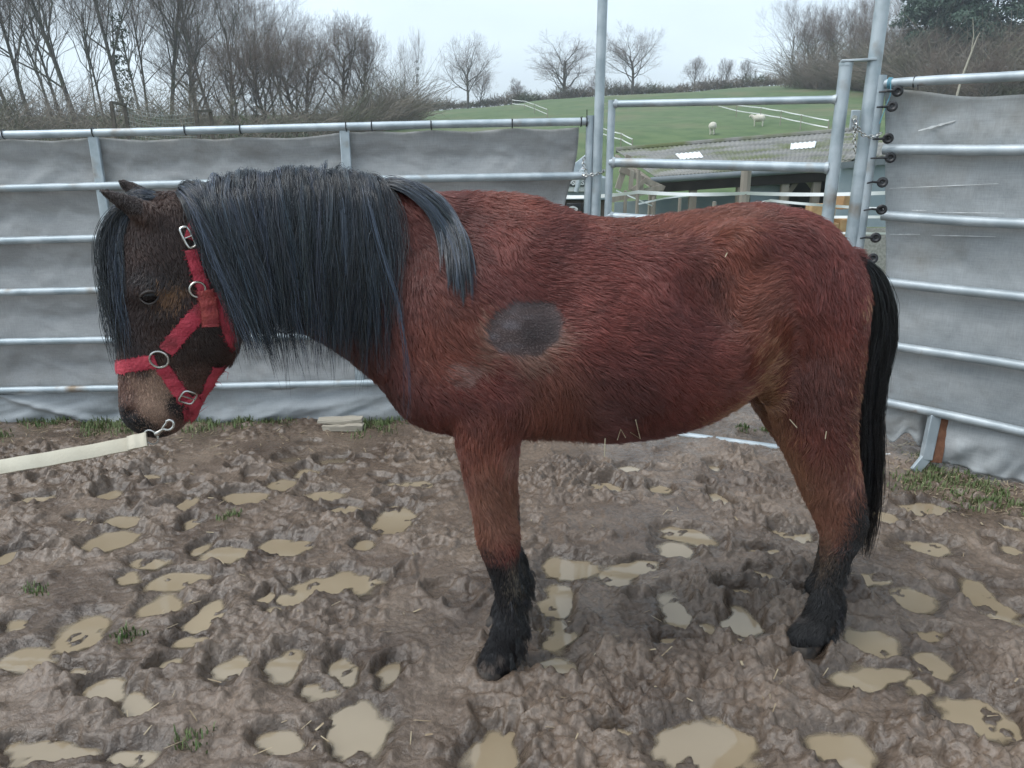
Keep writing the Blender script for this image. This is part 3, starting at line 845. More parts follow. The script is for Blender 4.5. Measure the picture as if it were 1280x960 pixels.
child(MB().bar(pl0, pl1, 0.05, 0.010), 'hinge_strap', M['galv_old'], gate, bevel=0.002)
# latch plate and chain round the post
lk = empty('gate_chain', P(1070, 150, 3.62))
tag(lk, 'short bright steel chain and latch plate looped round the tall right post', 'chain')
child(MB().box(P(1068.5, 150, 3.635), 0.042, 0.012, 0.085), 'latch_plate', M['galv_old'], lk, bevel=0.004)
child(MB().tube([P(1068, 147, 3.628), P(1068, 147, 3.60)], 0.011, 10), 'latch_bolt', M['steel'], lk)
def chain(path, name, par, R=0.0115, r=0.0026):
    d_ = [0]
    for a, b_ in zip(path, path[1:]): d_.append(d_[-1] + (b_ - a).length)
    mb = MB(); s, k = 0.0, 0
    while s < d_[-1]:
        j = max(i for i in range(len(d_)) if d_[i] <= s + 1e-9); j = min(j, len(path) - 2)
        t = (s - d_[j]) / max(1e-6, d_[j + 1] - d_[j])
        c = lerp(path[j], path[j + 1], t); dr = (path[j + 1] - path[j]).normalized()
        _, sd, up = basis(dr)
        ax = sd if k % 2 else up
        pts = [c + dr * math.cos(2 * math.pi * q_ / 12) * R + ax * math.sin(2 * math.pi * q_ / 12) * R * 0.62 for q_ in range(12)]
        mb.tube(pts, r, 6, closed=True); s += R * 1.55; k += 1
    return child(mb, name, M['steel'], par)
chain([P(1069, 152, 3.60), P(1072, 160, 3.598), P(1078, 168, 3.596), P(1086, 171, 3.595), P(1097, 170, 3.60), P(1102, 165, 3.62)], 'links', lk)
chain([P(1068, 158, 3.615), P(1068, 175, 3.612), P(1069, 192, 3.612)], 'links', lk, 0.010)
tw = empty('tie_chain', P(743, 216, 4.08))
tag(tw, 'dull steel chain binding the left panel to the tall left gate post', 'chain')
mb = MB()
cpt = (ep + lp) / 2; cz = P(745, 216, 4.13).z
loop = [Vector((cpt.x + math.cos(a) * 0.056, cpt.y + math.sin(a) * 0.038, cz + 0.012 * math.sin(a * 1 + 1))) for a in np.linspace(0, 2 * math.pi, 22)]
chain(loop, 'links', tw, 0.010, 0.0026)
chain([Vector((ep.x - 0.02, ep.y - 0.03, cz + 0.01)), Vector((ep.x - 0.035, ep.y - 0.032, cz + 0.05)), Vector((ep.x - 0.03, ep.y - 0.03, cz + 0.07))], 'links', tw, 0.010, 0.0026)
cz2 = P(742, 150, 4.13).z
tag(MB().ring((ep.x - 0.02, ep.y, left_pt(738, 0).z), (1, 0.02, 0.02), 0.0235, 0.003, 14, 6).bar((ep.x - 0.02, ep.y - 0.024, cz2), (ep.x - 0.022, ep.y - 0.03, cz2 + 0.05), 0.004, 0.002, (0, 1, 0)).build('cable_tie', M['black_plastic']), 'black cable tie at the gate end of the left top rail', 'cable tie')

# ------------------------------------------------------------------ small things on the ground
c = P(424, 518, 4.02)
pk = empty('split_board', (c.x, c.y, 0.0)); tag(pk, 'pale weathered broken board lying in the grass at the foot of the left sheet', 'board')
def slab(c, lx, ly, lz, rz, seed):
    r_ = random.Random(seed); mb = MB(); n_ = 9; vs = []
    for k in range(n_):
        t = k / (n_ - 1) * 2 - 1
        w0 = ly * (0.5 - 0.12 * abs(t) ** 3 + r_.uniform(-.04, .04)); w1 = ly * (0.5 - 0.18 * abs(t) ** 3 + r_.uniform(-.05, .05))
        z0, z1 = -lz / 2 + r_.uniform(0, .004), lz / 2 + r_.uniform(-.005, .004)
        for yy, zz in ((-w0, z0), (w1, z0), (w1, z1), (-w0, z1)):
            x_ = t * lx / 2 + r_.uniform(-.006, .006)
            vs.append(Vector((c[0] + x_ * math.cos(rz) - yy * math.sin(rz), c[1] + x_ * math.sin(rz) + yy * math.cos(rz), c[2] + zz)))
    fs = [(3, 2, 1, 0), tuple((n_ - 1) * 4 + k for k in range(4))]
    for k in range(n_ - 1):
        for q_ in range(4):
            a, b_ = k * 4 + q_, k * 4 + (q_ + 1) % 4
            fs.append((a, b_, b_ + 4, a + 4))
    return mb.add(vs, fs)
child(slab((c.x, c.y + 0.020, 0.074), 0.25, 0.085, 0.022, 0.07, 1), 'layer', M['wood_pale'], pk, bevel=0.002)
child(slab((c.x + 0.02, c.y - 0.010, 0.046), 0.22, 0.085, 0.034, -0.04, 2), 'layer', M['wood_pale'], pk, bevel=0.002)
c = G(1107, 572, 0.02)
tag(slab((c.x, c.y, 0.028), 0.06, 0.03, 0.012, 0.3, 3).build('plastic_scrap', M['white_plastic'], bevel=0.002), 'small white scrap lying in the mud beside the foot of the right panel', 'scrap')
for k, (px, py, rr_) in enumerate([(110, 0, 0), ]): pass
st_r = random.Random(4)
for k, (px, py, s_) in enumerate([(1205, 604, .016), (1230, 585, .012), (640 + 285 / 2, 540 + 5 / 2, .01)]):
    pass
# ------------------------------------------------------------------ the farmyard seen through the gate
def hz(p_): return float(land(p_.x, p_.y))
shed = empty('open_shed', (P(940, 220, 22).x, 22, -1.9))
tag(shed, 'low open shed with mossy corrugated roof and two white skylights, beyond the gate', 'shed')
E0, E1 = P(818, 223, 18.5), P(1062, 205.5, 17.6)      # eave
R0, R1 = P(770, 190, 25.5), P(1090, 163.5, 24.5)      # ridge
nu, nv = 34, 40
def roof_pt(u, v):
    a, b_ = E0 + (E1 - E0) * u, R0 + (R1 - R0) * u
    return a + (b_ - a) * v
up = (R0 - E0).cross(E1 - E0).normalized()
if up.z < 0: up = -up
def corrugated(u0, u1, v0, v1, lift, n_u, n_v, thick, name, mt, par, waves):
    vs = []
    for a in range(n_u):
        u = lerp(u0, u1, a / (n_u - 1))
        for c in range(n_v):
            v = lerp(v0, v1, c / (n_v - 1))
            vs.append(roof_pt(u, v) + up * (lift + 0.011 * math.sin(u * waves * 2 * math.pi)))
    o = np_mesh(name, np.array([tuple(p_ - par.location) for p_ in vs]), grid_faces(n_u, n_v), mt, par)
    s = o.modifiers.new('solidify', 'SOLIDIFY'); s.thickness = thick; s.offset = -1
    return o
WAV = 52
rows = 4
for r_ in range(rows):       # lapped courses of sheets
    corrugated(0, 1, r_ / rows - 0.015 * (r_ > 0), (r_ + 1) / rows, 0.02 * (rows - r_) * 0.6 + 0.012 * (r_), WAV * 6 + 1, 4, 0.02, 'roof_course', M['roof'], shed, WAV)
def uv_of(px, py):
    d = ray(px, py); o0 = Vector((0, 0, CAM_H))
    n_ = (E1 - E0).cross(R0 - E0); t = (E0 - o0).dot(n_) / d.dot(n_); q_ = o0 + d * t
    best = None
    for u in np.linspace(0, 1, 201):
        a = E0 + (E1 - E0) * u; b_ = R0 + (R1 - R0) * u
        v = (q_ - a).dot(b_ - a) / (b_ - a).length_squared
        dd = (a + (b_ - a) * v - q_).length
        if best is None or dd < best[0]: best = (dd, u, v)
    return best[1], best[2]
for (a, b_) in (((845, 200.5), (879, 194)), ((986, 187.5), (1022, 180.5))):
    u0, v0 = uv_of(*a); u1, v1 = uv_of(*b_)
    um, vm = (u0 + u1) / 2, (v0 + v1) / 2
    corrugated(um - 0.052, um + 0.052, vm - 0.10, vm + 0.10, 0.075, 26, 5, 0.02, 'skylight', M['skylight'], shed, WAV)
rg = MB().tube([R0 + up * 0.06, R1 + up * 0.06], 0.09, 8); child(rg, 'ridge', M['roof'], shed)
child(MB().tube([E0 + Vector((-0.1, -0.1, -0.04)), E1 + Vector((0.1, -0.1, -0.04))], 0.075, 10), 'gutter', M['gutter'], shed)
child(MB().bar(E0 + Vector((0, 0.06, -0.20)), E1 + Vector((0, 0.06, -0.20)), 0.05, 0.26), 'eave_board', M['board_dark'], shed)
# back wall, end wall and roof underside frame
def quad(pts, th, name, mt, par):
    a = [Vector(p_) for p_ in pts]; n_ = (a[1] - a[0]).cross(a[2] - a[0]).normalized() * th
    mb = MB().add(a + [p_ + n_ for p_ in a], [(0, 1, 2, 3), (7, 6, 5, 4), (0, 4, 5, 1), (1, 5, 6, 2), (2, 6, 7, 3), (3, 7, 4, 0)])
    return child(mb, name, mt, par, smooth=False)
FZ = -2.0
quad([Vector((R0.x, R0.y - 0.1, FZ)), Vector((lerp(R0, R1, .52).x, lerp(R0, R1, .52).y - .1, FZ)), lerp(R0, R1, .52) + Vector((0, -.1, -1.55)), R0 + Vector((0, -.1, -1.55))], 0.05, 'back_wall', M['blue_sheet'], shed)
quad([Vector((lerp(R0, R1, .52).x, R0.y - 0.1, FZ)), Vector((R1.x, R1.y - 0.1, FZ)), R1 + Vector((0, -.1, -.1)), lerp(R0, R1, .52) + Vector((0, -.1, -.1))], 0.05, 'back_wall', M['board_dark'], shed)
fr_u = [0.0, 0.22, 0.47, 0.70, 0.86, 1.0]
for u in fr_u:
    a = E0 + (E1 - E0) * u
    child(MB().bar(a + Vector((0, 0.15, -0.15)), Vector((a.x, a.y + 0.15, FZ)), 0.16, 0.16, (0, 1, 0)), 'post', M['wood'], shed)
    b_ = R0 + (R1 - R0) * u
    child(MB().bar(a + Vector((0, 0.1, -0.16)), b_ + Vector((0, -0.1, -0.16)), 0.1, 0.16), 'rafter', M['wood'], shed)
def sp(px, py, Y): return P(px, py, Y)
# tin cladding between two of the posts, braces, torn boarding
quad([sp(938, 218, 18.3), sp(976, 216, 18.3), sp(976, 300, 18.3), sp(938, 300, 18.3)], 0.03, 'cladding', M['blue_sheet'], shed)
child(MB().bar(sp(1003, 216, 18.1), sp(984, 242, 18.1), 0.11, 0.11, (0, 1, 0)), 'brace', M['wood'], shed)
child(MB().bar(sp(981, 216, 18.1), sp(985, 226, 18.1), 0.09, 0.09, (0, 1, 0)), 'brace', M['wood'], shed)
child(MB().bar(sp(981.5, 215, 18.15), sp(981.5, 300, 18.15), 0.14, 0.12, (0, 1, 0)), 'post', M['wood'], shed)
mb = MB(); tv = [sp(1000, 226, 18.6), sp(1002, 220, 18.6), sp(1012, 219, 18.6), sp(1022, 219, 18.6), sp(1022, 232, 18.6), sp(1018, 234, 18.6), sp(1015, 238, 18.6), sp(1011, 233, 18.6), sp(1008, 229, 18.6)]
mb.add(tv + [p_ + Vector((0, .02, 0)) for p_ in tv], [tuple(range(9)), tuple(range(17, 8, -1))] + [(k, k + 9, (k + 1) % 9 + 9, (k + 1) % 9) for k in range(9)])
child(mb, 'torn_lining', M['wool'], shed, smooth=False)
quad([sp(1022, 218, 18.2), sp(1090, 212, 18.2), sp(1090, 248, 18.2), sp(1022, 248, 18.2)], 0.03, 'cladding', M['board_dark'], shed)
# open trussed gable at the left end
gx0 = [(786, 186, 772, 236), (775, 203, 830, 236), (762, 242, 828, 234), (790, 205, 788, 238), (800, 212, 802, 238), (808, 216, 790, 238)]
for k, (a, b_, c_, d_) in enumerate(gx0):
    child(MB().bar(sp(a, b_ + 8, 18.2 - 0.03 * k), sp(c_, d_, 18.2 - 0.03 * k), 0.13 if k < 3 else 0.09, 0.10, (0, 1, 0)), 'truss_beam', M['wood'], shed)
# second building at the right
sh2 = empty('tin_shed', (P(1080, 230, 16).x, 16, -1.9))
tag(sh2, 'blue-grey tin shed with a low corrugated roof, glimpsed between the gate and the right panel', 'shed')
A0, A1, B0, B1 = P(1052, 201, 16), P(1190, 188, 16), P(1040, 196, 21), P(1190, 150, 21)
E0, E1, R0, R1 = A0, A1, P(1072, 182, 20), P(1190, 150, 20)
up = (R0 - E0).cross(E1 - E0).normalized()
if up.z < 0: up = -up
corrugated(0, 1, 0, 1, 0.02, 121, 5, 0.02, 'roof', M['roof'], sh2, 20)
child(MB().bar(A0 + Vector((0, 0.0, -0.09)), A1 + Vector((0, 0, -0.09)), 0.06, 0.12), 'eave_board', M['gutter'], sh2)
quad([A0 + Vector((0.05, .1, -.1)), A1 + Vector((0, .1, -.1)), Vector((A1.x, A1.y + .1, -0.1)), Vector((A0.x + .05, A0.y + .1, -0.1))], 0.04, 'wall', M['blue_sheet'], sh2)
quad([Vector((A0.x + .05, A0.y + .06, -0.12)), Vector((A1.x, A1.y + .06, -0.12)), Vector((A1.x, A1.y + .06, -2.0)), Vector((A0.x + .05, A0.y + .06, -2.0))], 0.08, 'plinth', M['stone'], sh2)

# straw bale and timber heap in front of the shed
bl = empty('straw_bales', P(1024, 290, 13)); tag(bl, 'small heap of orange-brown straw bales beyond the gate, left of the tall right post', 'straw bales')
for k, (px, py, s_) in enumerate([(1024, 268, .42), (1026, 292, .46), (1054, 284, .40), (1000, 296, .40), (1052, 252, .3)]):
    c = P(px, py, 13 + 0.1 * k); o = slab(c, s_, s_ * 0.8, s_ * 0.8, 0.2 * k, 20 + k); child(o, 'bale', M['straw'], bl, bevel=0.02)

# paddock fence: posts with white tape
pf = empty('tape_fence', P(900, 300, 9)); tag(pf, 'paddock fence of weathered wooden posts and white electric tape beyond the gate', 'fence')
def fpost(px, top, w, Y):
    a = P(px, top, Y); bz_ = float(land(a.x, a.y)) - 0.05
    child(MB().tube([a, Vector((a.x + 0.01, a.y, (a.z + bz_) / 2)), Vector((a.x, a.y, bz_))], [w * .5, w * .52, w * .52], 9), 'post', M['wood'], pf)
fpost(798, 212, 0.040, 9); fpost(933, 213, 0.115, 9); fpost(1130, 225, 0.11, 8.6); fpost(700, 222, 0.11, 9.4)
fpost(782, 238, 0.05, 11); fpost(817, 246, 0.05, 11.5); fpost(850, 248, 0.05, 12); fpost(893, 252, 0.06, 12)
def tape(pts, w=0.035, sag=0.03, par=pf):
    pp = []
    for (a, b_) in zip(pts, pts[1:]):
        a, b_ = Vector(a), Vector(b_)
        for t in np.linspace(0, 1, 9)[: (None if b_ == Vector(pts[-1]) else -1)]:
            pp.append(lerp(a, b_, t) - Vector((0, 0, sag * 4 * t * (1 - t))))
    vs = []
    for k, p_ in enumerate(pp):
        tw_ = 0.5 * math.sin(k * 0.7)
        d_ = Vector((0, math.sin(tw_), math.cos(tw_))) * w / 2; n_ = Vector((0, 0.0015, 0))
        vs += [p_ + d_ - n_, p_ - d_ - n_, p_ - d_ + n_, p_ + d_ + n_]
    fs = []
    for k in range(len(pp) - 1):
        for q_ in range(4):
            a, b_ = k * 4 + q_, k * 4 + (q_ + 1) % 4; fs.append((a, b_, b_ + 4, a + 4))
    return child(MB().add(vs, fs), 'tape', M['tape'], par)
tape([P(700, 246, 9.3), P(798, 240, 8.97), P(933, 241.5, 8.94), P(1130, 240, 8.5)], 0.04, 0.02)
tape([P(798, 255, 8.97), P(830, 248, 9.5), P(870, 243, 10)], 0.02, 0.0)
tape([P(945, 254, 8.95), P(963, 250.5, 8.9), P(1036, 257, 8.8), P(1130, 262, 8.5)], 0.03, 0.005)
tape([P(933, 267, 8.93), P(1005, 271.5, 8.8), P(1130, 271, 8.5)], 0.03, 0.0)
tape([P(1000, 291, 8.8), P(1130, 292, 8.5)], 0.025, 0.0)
tape([P(770, 238, 11), P(817, 258, 11.5)], 0.02, 0.0)

# farm trailer glimpsed at the left of the tall post
tr = empty('farm_trailer', P(715, 290, 10)); tag(tr, 'pale farm trailer with black tail panel and white emblem, left of the tall post', 'trailer')
def bxq(x0, y0, x1, y1, Y, d_, name, mt, bv=0.01):
    a, b_ = P(x0, y0, Y), P(x1, y1, Y)
    return child(MB().box(((a.x + b_.x) / 2, Y + d_ / 2, (a.z + b_.z) / 2), abs(b_.x - a.x), d_, abs(a.z - b_.z)), name, mt, tr, bevel=bv)
bxq(690, 222, 760, 250, 10.0, 2.0, 'body', M['blue_sheet'])
bxq(690, 226, 732, 240, 9.97, 0.03, 'panel', M['white_plastic'])
bxq(688, 250, 762, 281, 10.05, 1.6, 'tail_frame', M['wood_dark'])
pb_ = bxq(708.5, 254, 726.5, 270, 9.93, 0.04, 'tail_panel', M['black_plastic'])
bxq(728, 254, 746, 270, 9.93, 0.04, 'tail_panel', M['black_plastic'])
ce = P(715.8, 261.5, 9.915)
em = MB()
ev = [ce + Vector((math.cos(a) * 0.055 * (1 + .25 * math.cos(2 * a)), 0, math.sin(a) * 0.038)) for a in np.linspace(0, 2 * math.pi, 17)[:-1]]
em.add(ev + [p_ + Vector((0, .01, 0)) for p_ in ev], [tuple(range(16)), tuple(range(31, 15, -1))] + [(k, k + 16, (k + 1) % 16 + 16, (k + 1) % 16) for k in range(16)])
child(em, 'emblem', M['white_plastic'], tr, smooth=False)
em = MB()
for dz in (0.012, -0.012):
    em.box(ce + Vector((0, -0.006, dz)), 0.06, 0.004, 0.007)
child(em, 'emblem_bar', M['black_plastic'], tr)
tx = bpy.data.curves.new('lettering', 'FONT'); tx.body = 'SIAS'; tx.size = 0.085; tx.extrude = 0.003; tx.align_x = 'CENTER'; tx.offset = 0.004
tmp = bpy.data.objects.new('tmp', tx); COL.objects.link(tmp)
lm_ = bpy.data.meshes.new_from_object(tmp.evaluated_get(bpy.context.evaluated_depsgraph_get()))
bpy.data.objects.remove(tmp)
to = bpy.data.objects.new('lettering', lm_); link(to, tr); to.rotation_euler = (math.pi / 2, 0, 0)
to.location = P(722.5, 231, 9.95) - tr.location
M['dark_panel'] = mat('dark_panel', (0.05, 0.06, 0.07), None, 0.5)
lm_.materials.clear(); lm_.materials.append(M['white_plastic'])
a = P(722, 228, 9.96)
child(MB().box((a.x, a.y, a.z), 0.26, 0.008, 0.10), 'name_plate', M['dark_panel'], tr)
a = P(713.2, 228, 9.945); child(MB().box((a.x, a.y, a.z), 0.028, 0.008, 0.03), 'name_mark', M['white_plastic'], tr)
child(MB().tube([P(720, 240, 9.9), P(727, 214, 9.9), P(735, 205, 10.2)], 0.03, 8), 'prop', M['galv_old'], tr)
child(MB().bar(P(704, 224, 10.1), P(738, 196, 10.4), 0.12, 0.1, (0, 1, 0)), 'ramp_arm', M['galv_old'], tr)

# rough net pen on wooden posts above the left panel
np_ = empty('net_pen', P(200, 170, 26)); tag(np_, 'dark wooden frame hung with sagging net, above the left top rail', 'pen')
for px, t0, Y in ((139, 128, 26), (156, 131, 27.5), (245, 139, 26), (263, 138, 27.5)):
    a = P(px, t0, Y); child(MB().bar(a, Vector((a.x, a.y, float(land(a.x, a.y)))), 0.10, 0.10, (0, 1, 0)), 'post', M['wood_dark'], np_)
for a, b_ in (((139, 128, 26), (156, 131, 27.5)), ((245, 139, 26), (263, 138, 27.5))):
    child(MB().bar(P(*a), P(*b_), 0.10, 0.08), 'rail', M['wood_dark'], np_)
nm = MB()
A, B = P(156, 133, 27.5), P(245, 140, 26); Lb = Vector((0, 0, -1.2))
for k in range(26):
    t = k / 25; a = lerp(A, B, t) - Vector((0, 0, 0.35 * 4 * t * (1 - t) * 0.5)); nm.tube([a, a + Lb], 0.009, 3, caps=False)
for k in range(9):
    s_ = k / 8; nm.tube([lerp(A, B, t) - Vector((0, 0, 0.35 * 4 * t * (1 - t) * 0.5 * (1 - s_))) + Lb * s_ for t in np.linspace(0, 1, 9)], 0.009, 3, caps=False)
child(nm, 'net', M['wire'], np_)

# ------------------------------------------------------------------ sheep and tape line on the far field
def hit(px, py, y0=40, y1=129):
    last = None
    for Yv in np.linspace(y0, y1, 900):
        p_ = P(px, py, Yv); z = float(land(p_.x, p_.y))
        if p_.z <= z: return Vector((p_.x, p_.y, z))
    return Vector((p_.x, p_.y, z))
def sheep(px, py, yaw, label):
    g_ = hit(px, py); s = empty('sheep', g_, yaw); tag(s, label, 'sheep', 'sheep on the far field')
    mb = MB(); ys = np.linspace(-1, 1, 11)
    mb.tube([Vector((t * 0.5, 0, 0.62 + 0.03 * math.cos(t * 2))) for t in ys], [max(0.05, 0.29 * (1 - abs(t) ** 3.2) ** 0.5 + 0.02 * math.sin(t * 7)) for t in ys], 12)
    mb.tube([Vector((0.40, 0, 0.70)), Vector((0.56, 0, 0.82)), Vector((0.62, 0, 0.86))], [0.16, 0.12, 0.09], 10)
    mb.build('body', M['wool'], s)
    mb = MB().tube([Vector((0.58, 0, 0.87)), Vector((0.70, 0, 0.82)), Vector((0.80, 0, 0.74))], [0.09, 0.085, 0.055], 10)
    for d_ in (-1, 1): mb.tube([Vector((0.60, d_ * 0.06, 0.90)), Vector((0.57, d_ * 0.17, 0.88))], [0.03, 0.012], 6)
    mb.build('head', M['wool'], s)
    for x_ in (-0.32, 0.32):
        for y_ in (-0.12, 0.12): MB().tube([Vector((x_, y_, 0.5)), Vector((x_ + .01, y_, 0.25)), Vector((x_, y_, 0))], [0.07, 0.035, 0.03], 6).build('leg', M['wool'], s)
    return s
sheep(890, 168.5, 1.2, 'pale sheep grazing on the green field, the nearer of the two').scale = (0.8,) * 3
sheep(948, 158, 2.7, 'pale sheep farther up the field beside the white tape line').scale = (0.8,) * 3
def field_line(pts, par, hgt):
    tops = []
    for k, (px, py) in enumerate(pts):
        g_ = hit(px, py)
        tops.append(g_ + Vector((0, 0, hgt)))
        child(MB().tube([g_ - Vector((0, 0, .1)), g_ + Vector((0, 0, hgt))], 0.03, 5), 'post', M['wood'], par)
    for w in (1.0, 0.55):
        tape([t - Vector((0, 0, hgt * (1 - w))) for t in tops], 0.075, 0.02, par)
ff = empty('tape_fence', hit(950, 150)); tag(ff, 'thin white tape fence running across the far green field behind the sheep', 'fence')
field_line([(890, 137), (920, 147), (950, 152), (975, 157), (1000, 163), (1034, 170)], ff, 0.9)
ff2 = empty('tape_fence', hit(660, 140)); tag(ff2, 'thin white tape fence on the field, above the right end of the left panel', 'fence')
field_line([(640, 135), (656, 137), (668, 142), (684, 150)], ff2, 0.9)
ff3 = empty('tape_fence', hit(770, 180)); tag(ff3, 'short run of white tape on the grass behind the gate stile', 'fence')
field_line([(735, 168), (760, 178), (776, 183), (790, 190)], ff3, 0.7)

# ------------------------------------------------------------------ trees
def grow(seed, height, spread, trunk_r, forks, density, crown_base, upright, twig_len):
    """bare broadleaf tree: returns (trunk+limb tubes, twig tubes)"""
    r_ = random.Random(seed)
    wood, tw_ = MB(), [[], []]
    tv, tf = tw_
    def thin(a, b_, ra, rb):
        d_, s_, u_ = basis(b_ - a); i = len(tv)
        for p_, r0 in ((a, ra), (b_, rb)):
            for k in range(3):
                an = 2.094 * k; tv.append(p_ + (s_ * math.cos(an) + u_ * math.sin(an)) * r0)
        for k in range(3):
            l = (k + 1) % 3; tf.append((i + k, i + l, i + 3 + l, i + 3 + k))
    def branch(p_, d_, length, rad, lev):
        n_ = 6 if lev == 0 else 4 if lev < 3 else 3
        pts, rads = [p_.copy()], [rad]
        cur, dr = p_.copy(), d_.normalized()
        for k in range(n_):
            j = Vector((r_.gauss(0, 1), r_.gauss(0, 1), r_.gauss(0, 1))) * (0.05 if lev == 0 else 0.17)
            dr = (dr + j + Vector((0, 0, upright * (0.03 if lev == 0 else 0.09)))).normalized()
            cur = cur + dr * (length / n_)
            pts.append(cur.copy()); rads.append(rad * (1 - (0.45 if lev == 0 else 0.62) * (k + 1) / n_))
        if lev <= 2: wood.tube(pts, rads, 7 if lev == 0 else 5 if lev == 1 else 4, caps=False)
        else:
            for k in range(n_): thin(pts[k], pts[k + 1], rads[k], rads[k + 1])
        if lev >= 5 or length < twig_len: return
        if lev == 0: kids, t0 = forks, crown_base
        else: kids, t0 = max(3, int(density * (1.0 if lev < 4 else 0.9))), 0.22
        for c in range(kids):
            t = t0 + (1 - t0) * (c + r_.uniform(0.2, 0.8)) / kids
            k = min(n_ - 1, int(t * n_)); f_ = t * n_ - k
            bp_ = pts[k].lerp(pts[k + 1], f_); br = rads[k] * (1 - f_) + rads[k + 1] * f_
            ax = (pts[k + 1] - pts[k]).normalized(); _, s_, u_ = basis(ax)
            an = r_.uniform(0, 6.28) if lev else 2.4 * c + r_.uniform(-.5, .5)
            tilt = r_.uniform(0.5, 1.0) * spread * (1.1 if lev == 0 else 1.0)
            nd = ax * math.cos(tilt) + (s_ * math.cos(an) + u_ * math.sin(an)) * math.sin(tilt)
            ln = length * (r_.uniform(0.48, 0.72) if lev else r_.uniform(0.42, 0.6) * (1.15 - 0.5 * (t - t0)))
            branch(bp_, nd, ln, max(br * r_.uniform(0.45, 0.65), 0.006), lev + 1)
        if lev: branch(pts[-1], dr, length * 0.55, max(rads[-1], 0.006), lev + 1)
    branch(Vector((0, 0, -0.3)), Vector((r_.gauss(0, .04), r_.gauss(0, .04), 1)), height * 0.8, trunk_r, 0)
    return wood, tv, tf
def leaf_cloud(centres, n, size, seed, squash=0.7):
    """many small leaf faces spread through a set of (centre, radius) clumps"""
    r_ = np.random.default_rng(seed)
    vs, fs = [], []
    C = np.array([[*c, r0] for c, r0 in centres]); w = C[:, 3] ** 2; idx = r_.choice(len(C), n, p=w / w.sum())
    d_ = r_.normal(size=(n, 3)); d_ /= np.linalg.norm(d_, axis=1)[:, None]
    p_ = C[idx, :3] + d_ * (C[idx, 3] * r_.uniform(0.35, 1.0, n) ** 0.5)[:, None] * np.array([1, 1, squash])
    u_ = r_.normal(size=(n, 3)); u_ /= np.linalg.norm(u_, axis=1)[:, None]
    v_ = np.cross(u_, r_.normal(size=(n, 3))); v_ /= np.linalg.norm(v_, axis=1)[:, None]
    s_ = size * r_.uniform(0.6, 1.4, n)[:, None]
    V = np.stack([p_ - u_ * s_ , p_ + v_ * s_ * 0.45, p_ + u_ * s_, p_ - v_ * s_ * 0.45], 1).reshape(-1, 3)
    return V, np.arange(4 * n).reshape(-1, 4)
def proto(kind):
    name, args = kind
    w_, tv, tf = grow(*args)
    trunk = w_.mesh('trunk'); trunk.materials.append(M['bark'])
    cm_ = bpy.data.meshes.new('crown'); cm_.from_pydata([tuple(v) for v in tv], [], tf); cm_.materials.append(M['twig'])
    return trunk, cm_
#              seed height spread trunk forks dens base up twig
KIND = {
 'tall':   proto(('tall', (3, 15.5, 0.62, 0.20, 11, 4.2, 0.30, 1.3, 0.55))),
 'tall2':  proto(('tall2', (8, 14.0, 0.70, 0.17, 10, 4.2, 0.38, 1.0, 0.55))),
 'slim':   proto(('slim', (12, 15.0, 0.50, 0.13, 12, 3.6, 0.35, 1.6, 0.50))),
 'oak':    proto(('oak', (21, 9.0, 0.98, 0.26, 13, 4.3, 0.20, 0.55, 0.42))),
 'oak2':   proto(('oak2', (28, 9.5, 0.92, 0.24, 13, 4.3, 0.30, 0.7, 0.42))),
 'round':  proto(('round', (33, 8.5, 0.95, 0.22, 13, 4.8, 0.12, 1.1, 0.38))),
 'bush':   proto(('bush', (41, 4.5, 1.0, 0.12, 13, 4.4, 0.06, 0.9, 0.30))),
}
def tree(kind, px, base, Y, top, label, group=None, rz=None, name='bare_tree', squeeze=1.0, ivy=0):
    g_ = P(px, base, Y); z = float(land(g_.x, g_.y)); 
    o = empty(name, (g_.x, g_.y, z), random.uniform(0, 6.28) if rz is None else rz)
    tr_, cr_ = KIND[kind]
    hgt = P(px, top, Y).z - z
    zs = [v.co.z for v in cr_.vertices]; zm = max(zs)
    s_ = hgt / zm
    o.scale = (s_ * squeeze, s_ * squeeze, s_)
    link(bpy.data.objects.new('trunk', tr_), o); link(bpy.data.objects.new('crown', cr_), o)
    if ivy:
        cl = [((random.gauss(0, .15), random.gauss(0, .15), zz), 0.55 + 0.25 * random.random()) for zz in np.linspace(0.8, zm * ivy, 9)]
        V, Fq = leaf_cloud(cl, 1300, 0.11, int(px) + 1000)
        np_mesh('ivy', V, Fq, M['ivy'], o, smooth=False)
    return tag(o, label, 'tree', group)
# single trees along the crest of the field
tree('oak2', 585, 136, 118, 33, 'bare tree leaning on the skyline, leftmost of the three big field trees', squeeze=1.15, rz=0.4)
tree('oak', 705, 122, 128, 37, 'broad bare oak on the skyline just left of the tall gate post', rz=1.0, squeeze=1.5)
tree('oak2', 790, 120, 124, 22, 'bare oak on the skyline just right of the tall gate post', rz=2.1, squeeze=1.35)
tree('round', 600, 134, 126, 84, 'small bare tree half behind the leftmost big field tree', squeeze=0.9)
tree('bush', 648, 128, 129, 96, 'low bare thorn bush between the leaning tree and the broad oak')
tree('bush', 745, 124, 129, 82, 'bare bush on the skyline behind the tall gate post')
tree('round', 868, 116, 128, 68, 'small round bare tree on the hedge, first right of the two oaks', squeeze=0.8)
tree('round', 905, 113, 128, 70, 'small round bare tree on the hedge, second right of the two oaks', squeeze=0.7, rz=2.0)
tree('round', 932, 112, 129, 72, 'small round bare tree on the hedge, nearest the right-hand wood', squeeze=0.75, rz=4.0)
tree('tall2', 988, 112, 118, -14, 'tall bare tree with a bent limb at the left edge of the right-hand wood', squeeze=1.0, rz=0.3)
